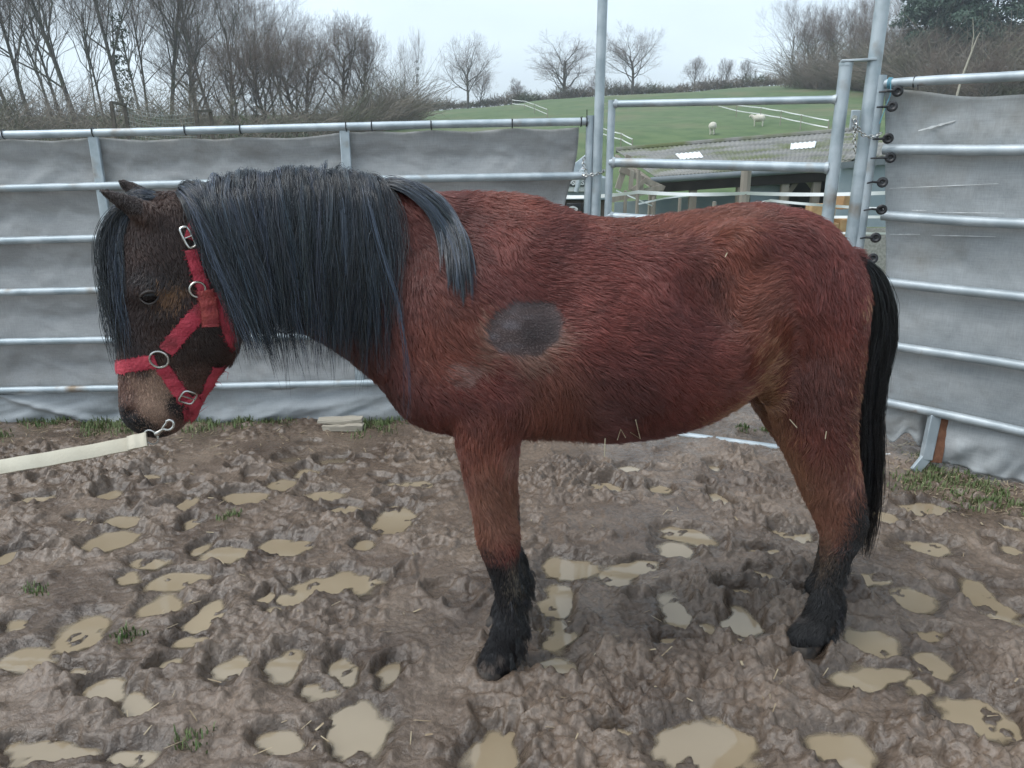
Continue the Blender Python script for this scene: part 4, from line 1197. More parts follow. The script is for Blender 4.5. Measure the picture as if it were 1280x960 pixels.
# left wood: individual bare trees, front row then back row
wood_l = [('tall2', 45, 172, 62, -190), ('tall', 100, 172, 58, -230), ('slim', 135, 172, 66, -150), ('tall2', 165, 172, 60, -210), ('slim', 190, 172, 70, -150), ('tall', 215, 172, 64, -190), ('slim', 240, 172, 60, -130),
          ('tall', 268, 172, 68, -120), ('tall2', 300, 170, 62, -90), ('slim', 322, 170, 70, -60), ('tall', 345, 170, 66, -20), ('tall2', 372, 170, 72, 0), ('tall2', -30, 172, 60, -180), ('tall', -90, 172, 58, -180), ('slim', 10, 172, 74, -110),
          ('tall', 70, 168, 84, -90), ('slim', 125, 168, 88, -80), ('tall2', 180, 168, 86, -80), ('tall', 250, 168, 90, -50), ('tall2', 310, 168, 92, -26), ('slim', 355, 166, 90, 4), ('tall', -150, 170, 70, -140), ('round', 335, 170, 58, 26), ('round', 372, 170, 60, 44), ('round', 290, 172, 57, 40), ('round', 250, 172, 70, 20), ('round', 385, 170, 66, 30), ('tall2', 85, 172, 70, -120), ('tall', 20, 172, 66, -150)]
for k, t in enumerate(wood_l):
    tree(*t, 'bare winter tree in the crowded wood above the left panel', 'bare trees of the left wood', ivy=0.42 if k in (3, 9, 12, 18) else 0)
tree('round', 430, 160, 70, 6, 'dense twiggy bare tree standing right of the left wood', squeeze=0.8, rz=1.5)
tree('round', 452, 160, 72, 22, 'dense twiggy bare tree joined to the right side of its taller twin', squeeze=0.75, rz=2.9)
tree('slim', 508, 152, 84, 44, 'thin bare tree with few twigs right of the dense twiggy pair', squeeze=0.6)
tree('slim', 524, 150, 84, 30, 'thin ivy-clad tree left of the leaning field tree', squeeze=0.6, ivy=0.62)
# right wood
wood_r = [('tall', 1008, 112, 112, -6), ('tall2', 1030, 112, 106, -10), ('round', 1012, 112, 110, 20), ('tall', 1055, 112, 100, -20), ('round', 1044, 112, 104, 10), ('tall2', 1085, 112, 98, -30), ('slim', 1070, 112, 96, -10), ('round', 1078, 114, 92, 20), ('slim', 1120, 112, 90, -60), ('round', 1110, 116, 86, 20), ('round', 1150, 120, 80, 30), ('round', 1200, 124, 78, 34), ('round', 1250, 124, 76, 24), ('round', 1300, 124, 74, 16), ('bush', 1170, 130, 66, 56), ('bush', 1230, 130, 66, 50), ('bush', 1290, 130, 66, 48)]
for k, t in enumerate(wood_r):
    tree(*t, 'bare winter tree in the brown wood at the upper right', 'bare trees of the right wood')
# pale dead trunk leaning in the right wood
c0, c1, c2, c3 = P(1203, 95, 60), P(1214, 66, 60), P(1221, 48, 60), P(1216, 22, 60)
dt = empty('dead_tree', (c0.x, c0.y, float(land(c0.x, c0.y)))); tag(dt, 'pale dead forked trunk leaning in the right wood above the right panel', 'tree')
child(MB().tube([Vector((c0.x - .3, c0.y, dt.location.z)), c0, c1, c2, P(1225, 40, 60)], [0.09, 0.075, 0.06, 0.035, 0.015], 7), 'trunk', M['wood_pale'], dt)
child(MB().tube([c1, P(1217, 45, 60), c3], [0.045, 0.03, 0.015], 6), 'limb', M['wood_pale'], dt)
# conifers
def conifer(px, base, Y, top, w, label, seed, low=0.25):
    r_ = random.Random(seed); g_ = P(px, base, Y); z = float(land(g_.x, g_.y)); H = P(px, top, Y).z - z
    o = empty('conifer', (g_.x, g_.y, z)); tag(o, label, 'tree', 'dark conifers at the upper right')
    MB().tube([Vector((0, 0, -.2)), Vector((.1, 0, H * .5)), Vector((0, .1, H))], [0.22, 0.15, 0.03], 7).build('trunk', M['bark'], o)
    cl = []; lm = MB()
    for k in range(46):
        t = low + (1 - low) * (k / 45) ** 0.9; an = r_.uniform(0, 6.28); R = w * (1 - (t - low) / (1 - low) * 0.72) * r_.uniform(0.55, 1.1)
        tip = Vector((math.cos(an) * R, math.sin(an) * R, H * t - 0.15 * R))
        lm.tube([Vector((0, 0, H * t)), tip * 0.5 + Vector((0, 0, H * t * .5 + .1)), tip], [0.05, 0.035, 0.012], 4, caps=False)
        for f_ in (0.45, 0.72, 1.0):
            cl.append(((tip.x * f_, tip.y * f_, lerp(H * t, tip.z, f_)), 0.24 * w * (1.15 - .45 * f_) * r_.uniform(.7, 1.2) + 0.12))
    lm.build('limb', M['bark'], o)
    V, Fq = leaf_cloud(cl, 15000, 0.19, seed, 0.6)
    np_mesh('crown', V, Fq, M['needles'], o, smooth=False)
conifer(1145, 110, 84, -70, 4.8, 'dark green conifer nearest the tall right post', 51, 0.16)
conifer(1185, 110, 80, -80, 5.0, 'dark green conifer second from the tall right post', 52, 0.14)
conifer(1228, 110, 86, -90, 5.2, 'dark green conifer third from the tall right post', 53, 0.16)
conifer(1275, 110, 82, -90, 5.2, 'dark green conifer at the top right corner', 54, 0.18)
conifer(1325, 110, 80, -90, 5.2, 'dark green conifer cut by the right edge of the picture', 55, 0.3)

# ------------------------------------------------------------------ hedges and undergrowth that read as one mass
def thicket(strip, n, hmin, hmax, name, label, cat, mt, seed, thick=0.02, wide=3.0):
    """a tangle of thin stems standing on the land along a strip of (px, py, Y) points"""
    r_ = np.random.default_rng(seed); vs, fs = [], []
    pts = [P(*s_) for s_ in strip]
    seg = np.array([(pts[i + 1] - pts[i]).length for i in range(len(pts) - 1)]); cum = np.concatenate([[0], np.cumsum(seg)])
    for _ in range(n):
        s_ = r_.uniform(0, cum[-1]); i = min(np.searchsorted(cum, s_) - 1, len(seg) - 1); i = max(i, 0)
        c = pts[i].lerp(pts[i + 1], (s_ - cum[i]) / seg[i])
        x_, y_ = c.x + r_.normal(0, .3), c.y + r_.uniform(-wide / 2, wide / 2)
        z_ = float(LZ(x_, y_)) + r_.uniform(0, 0.5)
        hh = r_.uniform(hmin, hmax) * (0.55 + 0.9 * float(vnoise(np.array([s_ / 2.3 + 100]), np.array([seed * 1.0]), 5)[0]))
        cur = np.array([x_, y_, z_]); d_ = np.array([r_.normal(0, .5), r_.normal(0, .5), 1.0]); w = thick * r_.uniform(0.5, 1.3)
        for k in range(3):
            d_ = d_ + np.array([r_.normal(0, .45), r_.normal(0, .45), -.12]); d_ /= np.linalg.norm(d_)
            nx_ = cur + d_ * hh / 3; sd = np.array([r_.normal(), r_.normal(), 0.3]); sd = np.cross(d_, sd); sd /= np.linalg.norm(sd)
            i0 = len(vs); vs += [cur - sd * w, cur + sd * w, nx_ + sd * w * .8, nx_ - sd * w * .8]; fs.append((i0, i0 + 1, i0 + 2, i0 + 3))
            if r_.random() < 0.8:
                td = d_ + r_.normal(0, .7, 3); td /= np.linalg.norm(td); e_ = nx_ + td * hh * .3
                i0 = len(vs); vs += [nx_ - sd * w * .6, nx_ + sd * w * .6, e_ + sd * w * .3, e_ - sd * w * .3]; fs.append((i0, i0 + 1, i0 + 2, i0 + 3))
            cur = nx_; w *= .8
    o = np_mesh(name, np.array(vs), np.array(fs), mt, smooth=False)
    return tag(o, label, cat, kind='stuff')
def LZ(x_, y_): return land(np.array([x_]), np.array([y_]))[0]
thicket([(500, 140, 124), (600, 135, 127), (700, 126, 127), (760, 122, 127), (860, 117, 127), (950, 112, 126), (1100, 106, 122)], 5200, 0.9, 2.0, 'hedge', 'clipped brown hedge running along the skyline of the field', 'hedge', M['bramble'], 91, 0.05, 2.4)
thicket([(-420, 170, 58), (100, 170, 54), (300, 170, 55), (420, 168, 60), (520, 158, 78)], 7500, 1.8, 5.0, 'undergrowth', 'brown bramble undergrowth at the foot of the left wood', 'undergrowth', M['bramble'], 92, 0.022, 14)
thicket([(990, 112, 104), (1080, 112, 92), (1120, 116, 80), (1200, 120, 72), (1320, 122, 68), (1420, 122, 68)], 7500, 2.4, 6.5, 'undergrowth', 'brown bramble undergrowth at the foot of the right wood', 'undergrowth', M['bramble'], 93, 0.024, 12)
# ------------------------------------------------------------------ the pony: one continuous body grown from a smooth distance field
from mathutils.bvhtree import BVHTree
def YB(px): return 2.085 + 0.00035 * (px - 615)
def YH(px): return 1.895 + 0.00072 * (px - 215)
def lat(yaw): return Vector((math.sin(yaw), -math.cos(yaw), 0))      # towards the near (camera) side
LB, LN, LH = lat(math.radians(9.0)), lat(math.radians(14)), lat(math.radians(20))
prims = []        # (kind, data, k) evaluated in order
def cr(pts, sub):
    """Catmull-Rom through rows of numbers"""
    a = np.array(pts, dtype=float); out = []
    for i in range(len(a) - 1):
        p0, p1, p2, p3 = a[max(i - 1, 0)], a[i], a[i + 1], a[min(i + 2, len(a) - 1)]
        for t in np.arange(sub) / sub:
            out.append(0.5 * (2 * p1 + (p2 - p0) * t + (2 * p0 - 5 * p1 + 4 * p2 - p3) * t * t + (3 * p1 - p0 - 3 * p2 + p3) * t ** 3))
    out.append(a[-1]); return np.array(out)
def chain_prim(rows, L, k=0.03, sub=3):
    """rows: (x, y, z, a, b): centre, in-plane radius, lateral radius"""
    r = cr(rows, sub)
    for i in range(len(r) - 1): prims.append(('seg', (r[i], r[i + 1], np.array(L)), k if i == 0 else 0.012))
def disc_rows(items, Yf, shift=0.0, L=LB):
    """items: (px, py, a_px, b) -> rows in metres, on the mid plane moved sideways by shift"""
    rows = []
    for it in items:
        px, py, apx, b_ = it[:4]; sh = it[4] if len(it) > 4 else shift
        Y0 = Yf(px)
        c = P(px, py, Y0 + sh * L.y) 
        a_ = (P(px, py - apx, Y0 + sh * L.y) - c).length
        rows.append((c.x, c.y, c.z, a_, b_))
    return rows
def blob(px, py, Yf, shift, radii, L=LB, k=0.04, sign=1, rot=0.0):
    c = P(px, py, Yf(px) + shift * L.y)
    prims.append(('ell', (np.array(c), np.array(radii), np.array(L), rot, sign), k))

# torso
torso = [(575, 452, 86, 0.165), (625, 406, 150, 0.215), (700, 410, 139, 0.262), (770, 415, 136, 0.282), (840, 404, 132, 0.278), (898, 379, 116, 0.252), (945, 362, 103, 0.235), (984, 368, 89, 0.205)]
chain_prim(disc_rows(torso, YB), LB, 0.0)
# neck (centre from top and bottom points)
def tb_rows(items, Yf):
    rows = []
    for (t, b_, w) in items:
        a, c = P(*t, Yf(t[0])), P(*b_, Yf(b_[0])); m_ = (a + c) / 2
        rows.append((m_.x, m_.y, m_.z, (a - c).length / 2, w))
    return rows
def YN(px): return YB(px) if px > 520 else lerp(YB(520), YH(240), min(1, (520 - px) / 280.0))
neck = [((600, 262), (520, 500), 0.14), ((545, 248), (470, 462), 0.115), ((470, 233), (418, 428), 0.10), ((390, 224), (365, 402), 0.090), ((315, 230), (315, 388), 0.080), ((245, 248), (275, 372), 0.070)]
chain_prim(tb_rows(neck, YN), LN, 0.05)
blob(545, 470, YB, 0.0, (0.12, 0.15, 0.13), k=0.05)           # breast
# head, nearly vertical
head = [((180, 277), (250, 275), 0.060), ((148, 300), (284, 318), 0.083), ((143, 350), (297, 385), 0.088), ((147, 400), (296, 428), 0.078), ((150, 440), (272, 458), 0.060), ((151, 475), (250, 492), 0.050), ((153, 505), (237, 515), 0.050)]
chain_prim(tb_rows(head, YH), LH, 0.04)
blob(192, 507, YH, 0.0, (0.066, 0.050, 0.046), LH, 0.03)      # muzzle
blob(180, 518, YH, 0.0, (0.043, 0.040, 0.034), LH, 0.02)      # upper lip
blob(218, 515, YH, 0.0, (0.032, 0.032, 0.024), LH, 0.02)      # chin
for s_ in (1, -1):
    blob(262, 402, YH, 0.052 * s_, (0.075, 0.034, 0.085), LH, 0.03)      # cheek
    blob(188, 360, YH, 0.066 * s_, (0.040, 0.026, 0.030), LH, 0.025)     # brow and orbit
    blob(215, 395, YH, 0.060 * s_, (0.045, 0.020, 0.018), LH, 0.03)      # facial crest
    blob(167, 514, YH, 0.030 * s_, (0.026, 0.022, 0.034), LH, 0.02)      # nostril swell
    blob(163, 517, YH, 0.052 * s_, (0.011, 0.020, 0.016), LH, 0.012, sign=-1, rot=-0.5)   # nostril opening
    ear = [(190, 272, 13, 0.020), (172, 262, 11.5, 0.017), (154, 252, 8.0, 0.011), (138, 244, 4.4, 0.007), (124, 236.5, 1.4, 0.003)] if s_ == 1 else [(200, 264, 13, 0.020), (185, 252, 11, 0.017), (170, 240, 8.0, 0.011), (158, 232, 4.2, 0.007), (147, 225, 1.4, 0.003)]
    chain_prim(disc_rows(ear, YH, 0.052 * s_, LH), LH, 0.02)
# near fore leg: (px, py, half width px, lateral radius, sideways)
fore = [(608, 470, 56, 0.075, 0.105), (610, 520, 42, 0.080, 0.12), (611, 560, 33, 0.072, 0.125), (614, 600, 27, 0.058, 0.13), (618, 640, 21.5, 0.045, 0.132), (623, 672, 22.5, 0.044, 0.133), (628, 702, 17, 0.034, 0.133), (632, 735, 11, 0.025, 0.133), (636, 762, 10.5, 0.025, 0.133), (637, 784, 16.5, 0.033, 0.133), (630, 806, 16, 0.030, 0.133), (622, 824, 17, 0.034, 0.133), (618, 838, 17, 0.036, 0.133)]
hind = [(1004, 400, 76, 0.105, 0.11), (1011, 450, 65, 0.102, 0.125), (1016, 495, 53, 0.092, 0.132), (1021, 535, 44, 0.078, 0.138), (1031, 575, 36, 0.062, 0.14), (1040, 608, 32, 0.050, 0.14), (1050, 640, 28, 0.042, 0.14), (1054, 664, 25, 0.038, 0.14), (1046, 692, 17, 0.031, 0.14), (1037, 728, 12, 0.026, 0.14), (1031, 756, 17, 0.032, 0.14), (1023, 778, 17, 0.032, 0.14), (1012, 793, 19, 0.036, 0.14), (1008, 802, 19, 0.037, 0.14)]
fr_near, hd_near = disc_rows(fore, YB), disc_rows(hind, YB)
def far_rows(rows, sep, dx):
    out = []
    z1, z0 = rows[0][2], rows[-1][2]
    for r in rows:
        t = (z1 - r[2]) / (z1 - z0)
        out.append((r[0] - LB.x * sep + dx * t, r[1] - LB.y * sep, r[2], r[3], r[4]))
    return out
fr_far, hd_far = far_rows(fr_near, 0.262, 0.075), far_rows(hd_near, 0.28, 0.20)
for r in (fr_near, fr_far): chain_prim(r, LB, 0.05)
for r in (hd_near, hd_far): chain_prim(r, LB, 0.06)
for s_ in (1, -1):
    blob(572, 425, YB, 0.13 * s_, (0.11, 0.085, 0.20), k=0.06, rot=0.35)     # shoulder blade
    blob(640, 500, YB, 0.16 * s_, (0.075, 0.06, 0.09), k=0.05)               # triceps and elbow
    blob(985, 330, YB, 0.13 * s_, (0.15, 0.09, 0.13), k=0.06)                # croup
    blob(1018, 408, YB, 0.12 * s_, (0.118, 0.085, 0.20), k=0.045)            # buttock
    blob(976, 478, YB, 0.16 * s_, (0.05, 0.05, 0.08), k=0.04)               # stifle
    blob(888, 368, YB, 0.300 * s_, (0.075, 0.085, 0.14), k=0.06, sign=-1, rot=0.5)    # hollow flank
    blob(690, 330, YB, 0.285 * s_, (0.07, 0.06, 0.16), k=0.07, sign=-1, rot=0.3)       # behind the shoulder
blob(925, 305, YB, 0.19, (0.06, 0.05, 0.05), k=0.06); blob(925, 305, YB, -0.19, (0.06, 0.05, 0.05), k=0.06)   # points of the hip
blob(598, 262, YB, 0.0, (0.14, 0.05, 0.035), k=0.05)           # withers
blob(1066, 332, YB, 0.0, (0.035, 0.035, 0.05), k=0.04)         # dock
blob(1067, 656, YB, 0.14, (0.028, 0.026, 0.045), k=0.02)       # point of hock

VOX = 0.0085
lo = np.array([-1.20, 1.55, -0.03]); hi = np.array([1.32, 2.66, 1.66])
dim = np.ceil((hi - lo) / VOX).astype(int)
ax = [lo[i] + VOX * np.arange(dim[i]) for i in range(3)]
D = np.full(dim, 0.6, dtype=np.float32)
def smin(a, b_, k):
    if k <= 0: return np.minimum(a, b_)
    hh = np.clip(0.5 + 0.5 * (b_ - a) / k, 0, 1)
    return b_ * (1 - hh) + a * hh - k * hh * (1 - hh)
def box_idx(mn, mx_):
    i0 = np.clip(np.floor((mn - lo) / VOX).astype(int), 0, dim); i1 = np.clip(np.ceil((mx_ - lo) / VOX).astype(int) + 1, 0, dim)
    return i0, i1
for kind, dat, k in prims:
    pad = 0.08 + k
    if kind == 'seg':
        A, B, L = dat; R = max(A[3], B[3], A[4], B[4]) + pad
        i0, i1 = box_idx(np.minimum(A[:3], B[:3]) - R, np.maximum(A[:3], B[:3]) + R)
    else:
        C, rad, L, rot, sign = dat; R = rad.max() + pad
        i0, i1 = box_idx(C - R, C + R)
    sl = tuple(slice(a, b_) for a, b_ in zip(i0, i1))
    if min(i1 - i0) <= 0: continue
    gx_, gy_, gz_ = np.meshgrid(ax[0][sl[0]], ax[1][sl[1]], ax[2][sl[2]], indexing='ij', sparse=True)
    if kind == 'seg':
        ab = B[:3] - A[:3]; ab = ab - L * ab.dot(L) if False else ab
        vx, vy, vz = gx_ - A[0], gy_ - A[1], gz_ - A[2]
        t = np.clip((vx * ab[0] + vy * ab[1] + vz * ab[2]) / max(1e-9, ab.dot(ab)), 0, 1)
        wx_, wy_, wz_ = vx - t * ab[0], vy - t * ab[1], vz - t * ab[2]
        l = wx_ * L[0] + wy_ * L[1] + wz_ * L[2]
        n2_ = np.maximum(wx_ ** 2 + wy_ ** 2 + wz_ ** 2 - l * l, 0)
        a_, b2 = A[3] + (B[3] - A[3]) * t, A[4] + (B[4] - A[4]) * t
        k0 = np.sqrt(n2_ / a_ ** 2 + (l / b2) ** 2) + 1e-6
        k1 = np.sqrt(n2_ / a_ ** 4 + (l / b2 ** 2) ** 2) + 1e-6
        d = k0 * (k0 - 1) / k1
    else:
        vx, vy, vz = gx_ - C[0], gy_ - C[1], gz_ - C[2]
        T = np.array([-L[1], L[0], 0.0])                  # along the body
        u = vx * T[0] + vy * T[1]; l = vx * L[0] + vy * L[1]; w = vz
        u, w = u * math.cos(rot) + w * math.sin(rot), -u * math.sin(rot) + w * math.cos(rot)
        k0 = np.sqrt((u / rad[0]) ** 2 + (l / rad[1]) ** 2 + (w / rad[2]) ** 2) + 1e-6
        k1 = np.sqrt((u / rad[0] ** 2) ** 2 + (l / rad[1] ** 2) ** 2 + (w / rad[2] ** 2) ** 2) + 1e-6
        d = k0 * (k0 - 1) / k1
        if sign < 0:
            D[sl] = -smin(-D[sl], d + 0 * D[sl], k); continue
    D[sl] = smin(D[sl], d.astype(np.float32), k)

def surface_nets(D):
    """one vertex per cell the surface crosses, one quad per crossed grid edge"""
    S = D < 0
    nx_, ny_, nz_ = D.shape
    c = np.zeros((nx_ - 1, ny_ - 1, nz_ - 1), dtype=np.int8)
    for a in (0, 1):
        for b_ in (0, 1):
            for e_ in (0, 1): c += S[a:nx_ - 1 + a, b_:ny_ - 1 + b_, e_:nz_ - 1 + e_]
    act = (c > 0) & (c < 8)
    ids = np.full(act.shape, -1, dtype=np.int64); idx = np.argwhere(act); ids[act] = np.arange(len(idx))
    acc = np.zeros((len(idx), 3)); cnt = np.zeros(len(idx))
    corners = [(a, b_, e_) for a in (0, 1) for b_ in (0, 1) for e_ in (0, 1)]
    val = {q_: D[idx[:, 0] + q_[0], idx[:, 1] + q_[1], idx[:, 2] + q_[2]] for q_ in corners}
    for q_ in corners:
        for axn in range(3):
            if q_[axn] == 0:
                r_ = list(q_); r_[axn] = 1; r_ = tuple(r_)
                va, vb = val[q_], val[r_]; m_ = (va < 0) != (vb < 0)
                t = np.where(m_, va / np.where(m_, va - vb, 1), 0)
                pt = np.tile(np.array(q_, dtype=float), (len(idx), 1)); pt[:, axn] += t
                acc[m_] += pt[m_]; cnt[m_] += 1
    V = (idx + acc / cnt[:, None]) * VOX + lo
    F = []
    for axn in range(3):
        s0 = [slice(None)] * 3; s1 = [slice(None)] * 3; s0[axn] = slice(0, -1); s1[axn] = slice(1, None)
        A, B = S[tuple(s0)], S[tuple(s1)]
        e_ = np.argwhere(A != B)
        o1, o2 = [(1, 2), (2, 0), (0, 1)][axn]
        ok = (e_[:, o1] > 0) & (e_[:, o2] > 0) & (e_[:, o1] < D.shape[o1] - 1) & (e_[:, o2] < D.shape[o2] - 1)
        e_ = e_[ok]
        def cid(d1, d2):
            q_ = e_.copy(); q_[:, o1] -= d1; q_[:, o2] -= d2
            return ids[q_[:, 0], q_[:, 1], q_[:, 2]]
        quad_ = np.stack([cid(1, 1), cid(0, 1), cid(0, 0), cid(1, 0)], 1)
        inside = A[e_[:, 0], e_[:, 1], e_[:, 2]]
        quad_[~inside] = quad_[~inside][:, ::-1]
        F.append(quad_)
    return V, np.concatenate(F)
V, Fq = surface_nets(D)
# light smoothing
def vsmooth(V, Fq, it, lam):
    e_ = np.concatenate([Fq[:, [0, 1]], Fq[:, [1, 2]], Fq[:, [2, 3]], Fq[:, [3, 0]]])
    for _ in range(it):
        s_ = np.zeros_like(V); n_ = np.zeros(len(V))
        for a, b_ in ((0, 1), (1, 0)):
            for k in range(3): s_[:, k] += np.bincount(e_[:, a], V[e_[:, b_], k], len(V))
            n_ += np.bincount(e_[:, a], minlength=len(V))
        V = V + lam * (s_ / n_[:, None] - V)
    return V
V = vsmooth(V, Fq, 3, 0.5)
V[:, 2] = np.maximum(V[:, 2], -0.02)
BV = BVHTree.FromPolygons([Vector(v) for v in V], [tuple(f) for f in Fq])
CAMP = Vector((0, 0, CAM_H))
def on_pony(px, py, lift=0.0):
    """point and normal where the line of sight meets the coat (used to author the harness on the near side)"""
    d = ray(px, py).normalized()
    h_, n_, _, _ = BV.ray_cast(CAMP, d)
    if h_ is None:
        q_ = P(px, py, YH(px)); h_, n_, _, _ = BV.find_nearest(q_)
    if n_.dot(d) > 0: n_ = -n_
    return h_ + n_ * lift, n_

pony = empty('pony', (0.25, 2.13, 0))
tag(pony, 'shaggy bay pony with black mane, tail and lower legs, standing side-on in the mud', 'pony')
PO = np.array(pony.location)

# ---- coat colour, with some shade painted in, and hair growth, authored on the pony's side
def gs_(u, v, cx, cy, rx, ry, rot=0.0):
    c, s_ = math.cos(rot), math.sin(rot); dx, dy = u - cx, v - cy
    a, b_ = (dx * c + dy * s_) / rx, (-dx * s_ + dy * c) / ry
    return a * a + b_ * b_
def soft(q_, e0=0.6, e1=1.3): return 1 - sstep(e0, e1, q_)
def mixc(c, col, w): return c * (1 - w[:, None]) + np.array(col) * w[:, None]
ZF, ZH = P(625, 688, 1.96).z, P(1046, 690, 2.10).z
def coat(p_, jit=None):
    """returns colour, hair length, lift for points on the body; jit scatters the borders hair by hair"""
    u, v = project(p_)
    nz = vnoise3(p_ / 0.11, 1); nf = vnoise3(p_ / 0.035, 2); nl = vnoise3(p_ / 0.3, 3)
    if jit is None: jit = np.zeros((len(p_), 2))
    uu, vv = u + (nf - .5) * 14 + jit[:, 0], v + (nf - .5) * 14 + jit[:, 1]
    c = np.tile(np.array([0.118, 0.030, 0.0235]), (len(p_), 1))
    c = mixc(c, (0.090, 0.024, 0.020), sstep(0.35, 0.8, nz))
    c = mixc(c, (0.155, 0.045, 0.028), sstep(0.55, 0.95, nl) * 0.7)
    ln = np.full(len(p_), 0.025); lift = np.full(len(p_), 0.30)
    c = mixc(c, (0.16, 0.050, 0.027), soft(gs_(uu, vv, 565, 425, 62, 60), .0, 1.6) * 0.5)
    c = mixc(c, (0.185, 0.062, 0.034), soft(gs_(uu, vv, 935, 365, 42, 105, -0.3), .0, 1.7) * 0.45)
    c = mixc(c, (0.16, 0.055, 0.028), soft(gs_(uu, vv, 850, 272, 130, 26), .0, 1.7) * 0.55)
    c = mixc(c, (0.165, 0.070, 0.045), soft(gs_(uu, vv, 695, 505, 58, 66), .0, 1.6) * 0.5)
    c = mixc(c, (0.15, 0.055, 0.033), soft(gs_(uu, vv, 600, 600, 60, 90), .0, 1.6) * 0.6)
    c = mixc(c, (0.060, 0.022, 0.018), soft(gs_(uu, vv, 770, 512, 60, 50, 0.4), .0, 1.7) * 0.55)  # lower belly: wet hair and shade painted together as darker brown
    c = mixc(c, (0.055, 0.022, 0.017), soft(gs_(uu, vv, 885, 358, 26, 70, -0.5), .0, 1.8) * 0.45)  # shade of the hip hollow painted into the coat
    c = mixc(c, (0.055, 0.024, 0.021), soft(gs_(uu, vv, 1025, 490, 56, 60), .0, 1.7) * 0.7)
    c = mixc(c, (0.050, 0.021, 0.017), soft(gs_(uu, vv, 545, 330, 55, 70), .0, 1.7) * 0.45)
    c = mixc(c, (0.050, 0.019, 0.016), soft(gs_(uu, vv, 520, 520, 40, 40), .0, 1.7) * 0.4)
    # neck under the mane and poll
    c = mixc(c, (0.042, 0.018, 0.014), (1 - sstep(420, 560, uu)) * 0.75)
    # tan fringes: flank, buttock, back of the fore leg
    tan = (0.32, 0.19, 0.105)
    c = mixc(c, tan, soft(gs_(uu, vv, 958, 478, 10, 48, 0.12), .0, 1.9) * 0.7)
    c = mixc(c, tan, soft(gs_(uu, vv, 915, 517, 60, 9, -0.5), .0, 1.9) * 0.7)
    c = mixc(c, tan, soft(gs_(uu, vv, 1099, 400, 8, 66, 0.05), .0, 1.9) * 0.75)
    c = mixc(c, tan, soft(gs_(uu, vv, 1083, 520, 9, 85, 0.13), .0, 1.9) * 0.75)
    c = mixc(c, (0.22, 0.11, 0.058), soft(gs_(uu, vv, 985, 580, 22, 95, -0.35), .0, 1.8) * 0.75)
    c = mixc(c, (0.26, 0.16, 0.10), soft(gs_(uu, vv, 649, 615, 7, 60, 0), .0, 1.9) * 0.5)
    c = mixc(c, (0.175, 0.085, 0.055), soft(gs_(uu, vv, 615, 640, 40, 60), .0, 1.7) * 0.65)
    c = mixc(c, (0.17, 0.080, 0.050), soft(gs_(uu, vv, 1030, 640, 45, 75), .0, 1.7) * 0.7)
    # legs: black points, by height on the leg
    back_ = np.clip((uu - 1052) / 24, -0.6, 1.0)
    leg_f = (u < 760) & (p_[:, 2] < 0.62); leg_h = (u > 880) & (p_[:, 2] < 0.66)
    zz = p_[:, 2] + (nf - .5) * 0.04 - jit[:, 1] * 0.0022
    bl = (1 - sstep(ZF - 0.035, ZF + 0.045, zz)) * leg_f
    c = mixc(c, (0.012, 0.011, 0.012), bl)
    bh = (1 - sstep(-0.045, 0.05, zz - ZH - 0.055 - 0.18 * np.maximum(back_, -0.2))) * leg_h
    c = mixc(c, (0.013, 0.012, 0.012), bh)
    c = mixc(c, (0.15, 0.10, 0.065), soft(gs_(uu, vv, 1030, 695, 8, 34, 0.1), .0, 1.7) * 0.55)
    c = mixc(c, (0.16, 0.125, 0.085), soft(gs_(uu, vv, 650, 735, 7, 34, 0), .0, 1.7) * 0.6)
    low = (1 - sstep(0.42, 0.58, p_[:, 2])) * (leg_f | leg_h)
    ln = ln * (1 - low) + 0.011 * low
    fet = ((p_[:, 2] < 0.26) & (p_[:, 2] > 0.07)) * 1.0
    ln = ln + 0.008 * fet
    # dried mud splashed on the lower legs
    c = mixc(c, (0.13, 0.10, 0.082), (1 - sstep(0.05, 0.16, p_[:, 2])) * sstep(0.52, 0.72, nf) * 0.7)
    # head
    hd = (u < 305) & (p_[:, 1] < 2.02)
    hw = np.where(hd, 1 - sstep(262, 305, u), 0)
    c = mixc(c, (0.030, 0.017, 0.014), hw)
    c = mixc(c, (0.052, 0.028, 0.021), hw * sstep(0.45, 0.8, nz) * 0.8)
    c = mixc(c, (0.050, 0.036, 0.036), hw * soft(gs_(uu, vv, 165, 420, 20, 50), .0, 1.7) * 0.6)
    c = mixc(c, (0.20, 0.105, 0.052), hw * soft(gs_(uu, vv, 213, 368, 19, 13, -0.35), .0, 1.7) * 0.85)
    c = mixc(c, (0.016, 0.014, 0.015), hw * soft(gs_(uu, vv, 184, 352, 34, 13), .0, 1.6) * 0.8)
    c = mixc(c, (0.125, 0.066, 0.049), hw * sstep(450, 485, vv) * 0.85)
    c = mixc(c, (0.30, 0.20, 0.145), hw * soft(gs_(uu, vv, 197, 498, 28, 32), .0, 1.7) * 0.85)
    c = mixc(c, (0.012, 0.011, 0.012), hw * sstep(0, 10, (vv - 503) - (uu - 160) * 0.62 - 2) * 1.0)
    c = mixc(c, (0.015, 0.013, 0.013), hw * soft(gs_(uu, vv, 222, 508, 14, 16), .4, 1.3))
    c = mixc(c, (0.018, 0.014, 0.013), hw * sstep(232, 285, u) * 0.6)
    ln = np.where(hd, 0.011 + 0.014 * sstep(250, 300, u), ln); ln = np.where(hd & (v > 450), 0.006, ln)
    ln = np.where(hd & (v > 500), 0.003, ln)
    ear_m = hd & (v < 268) & (u < 178)
    c = mixc(c, (0.026, 0.018, 0.016), ear_m * 0.9); ln = np.where(ear_m, 0.005, ln)
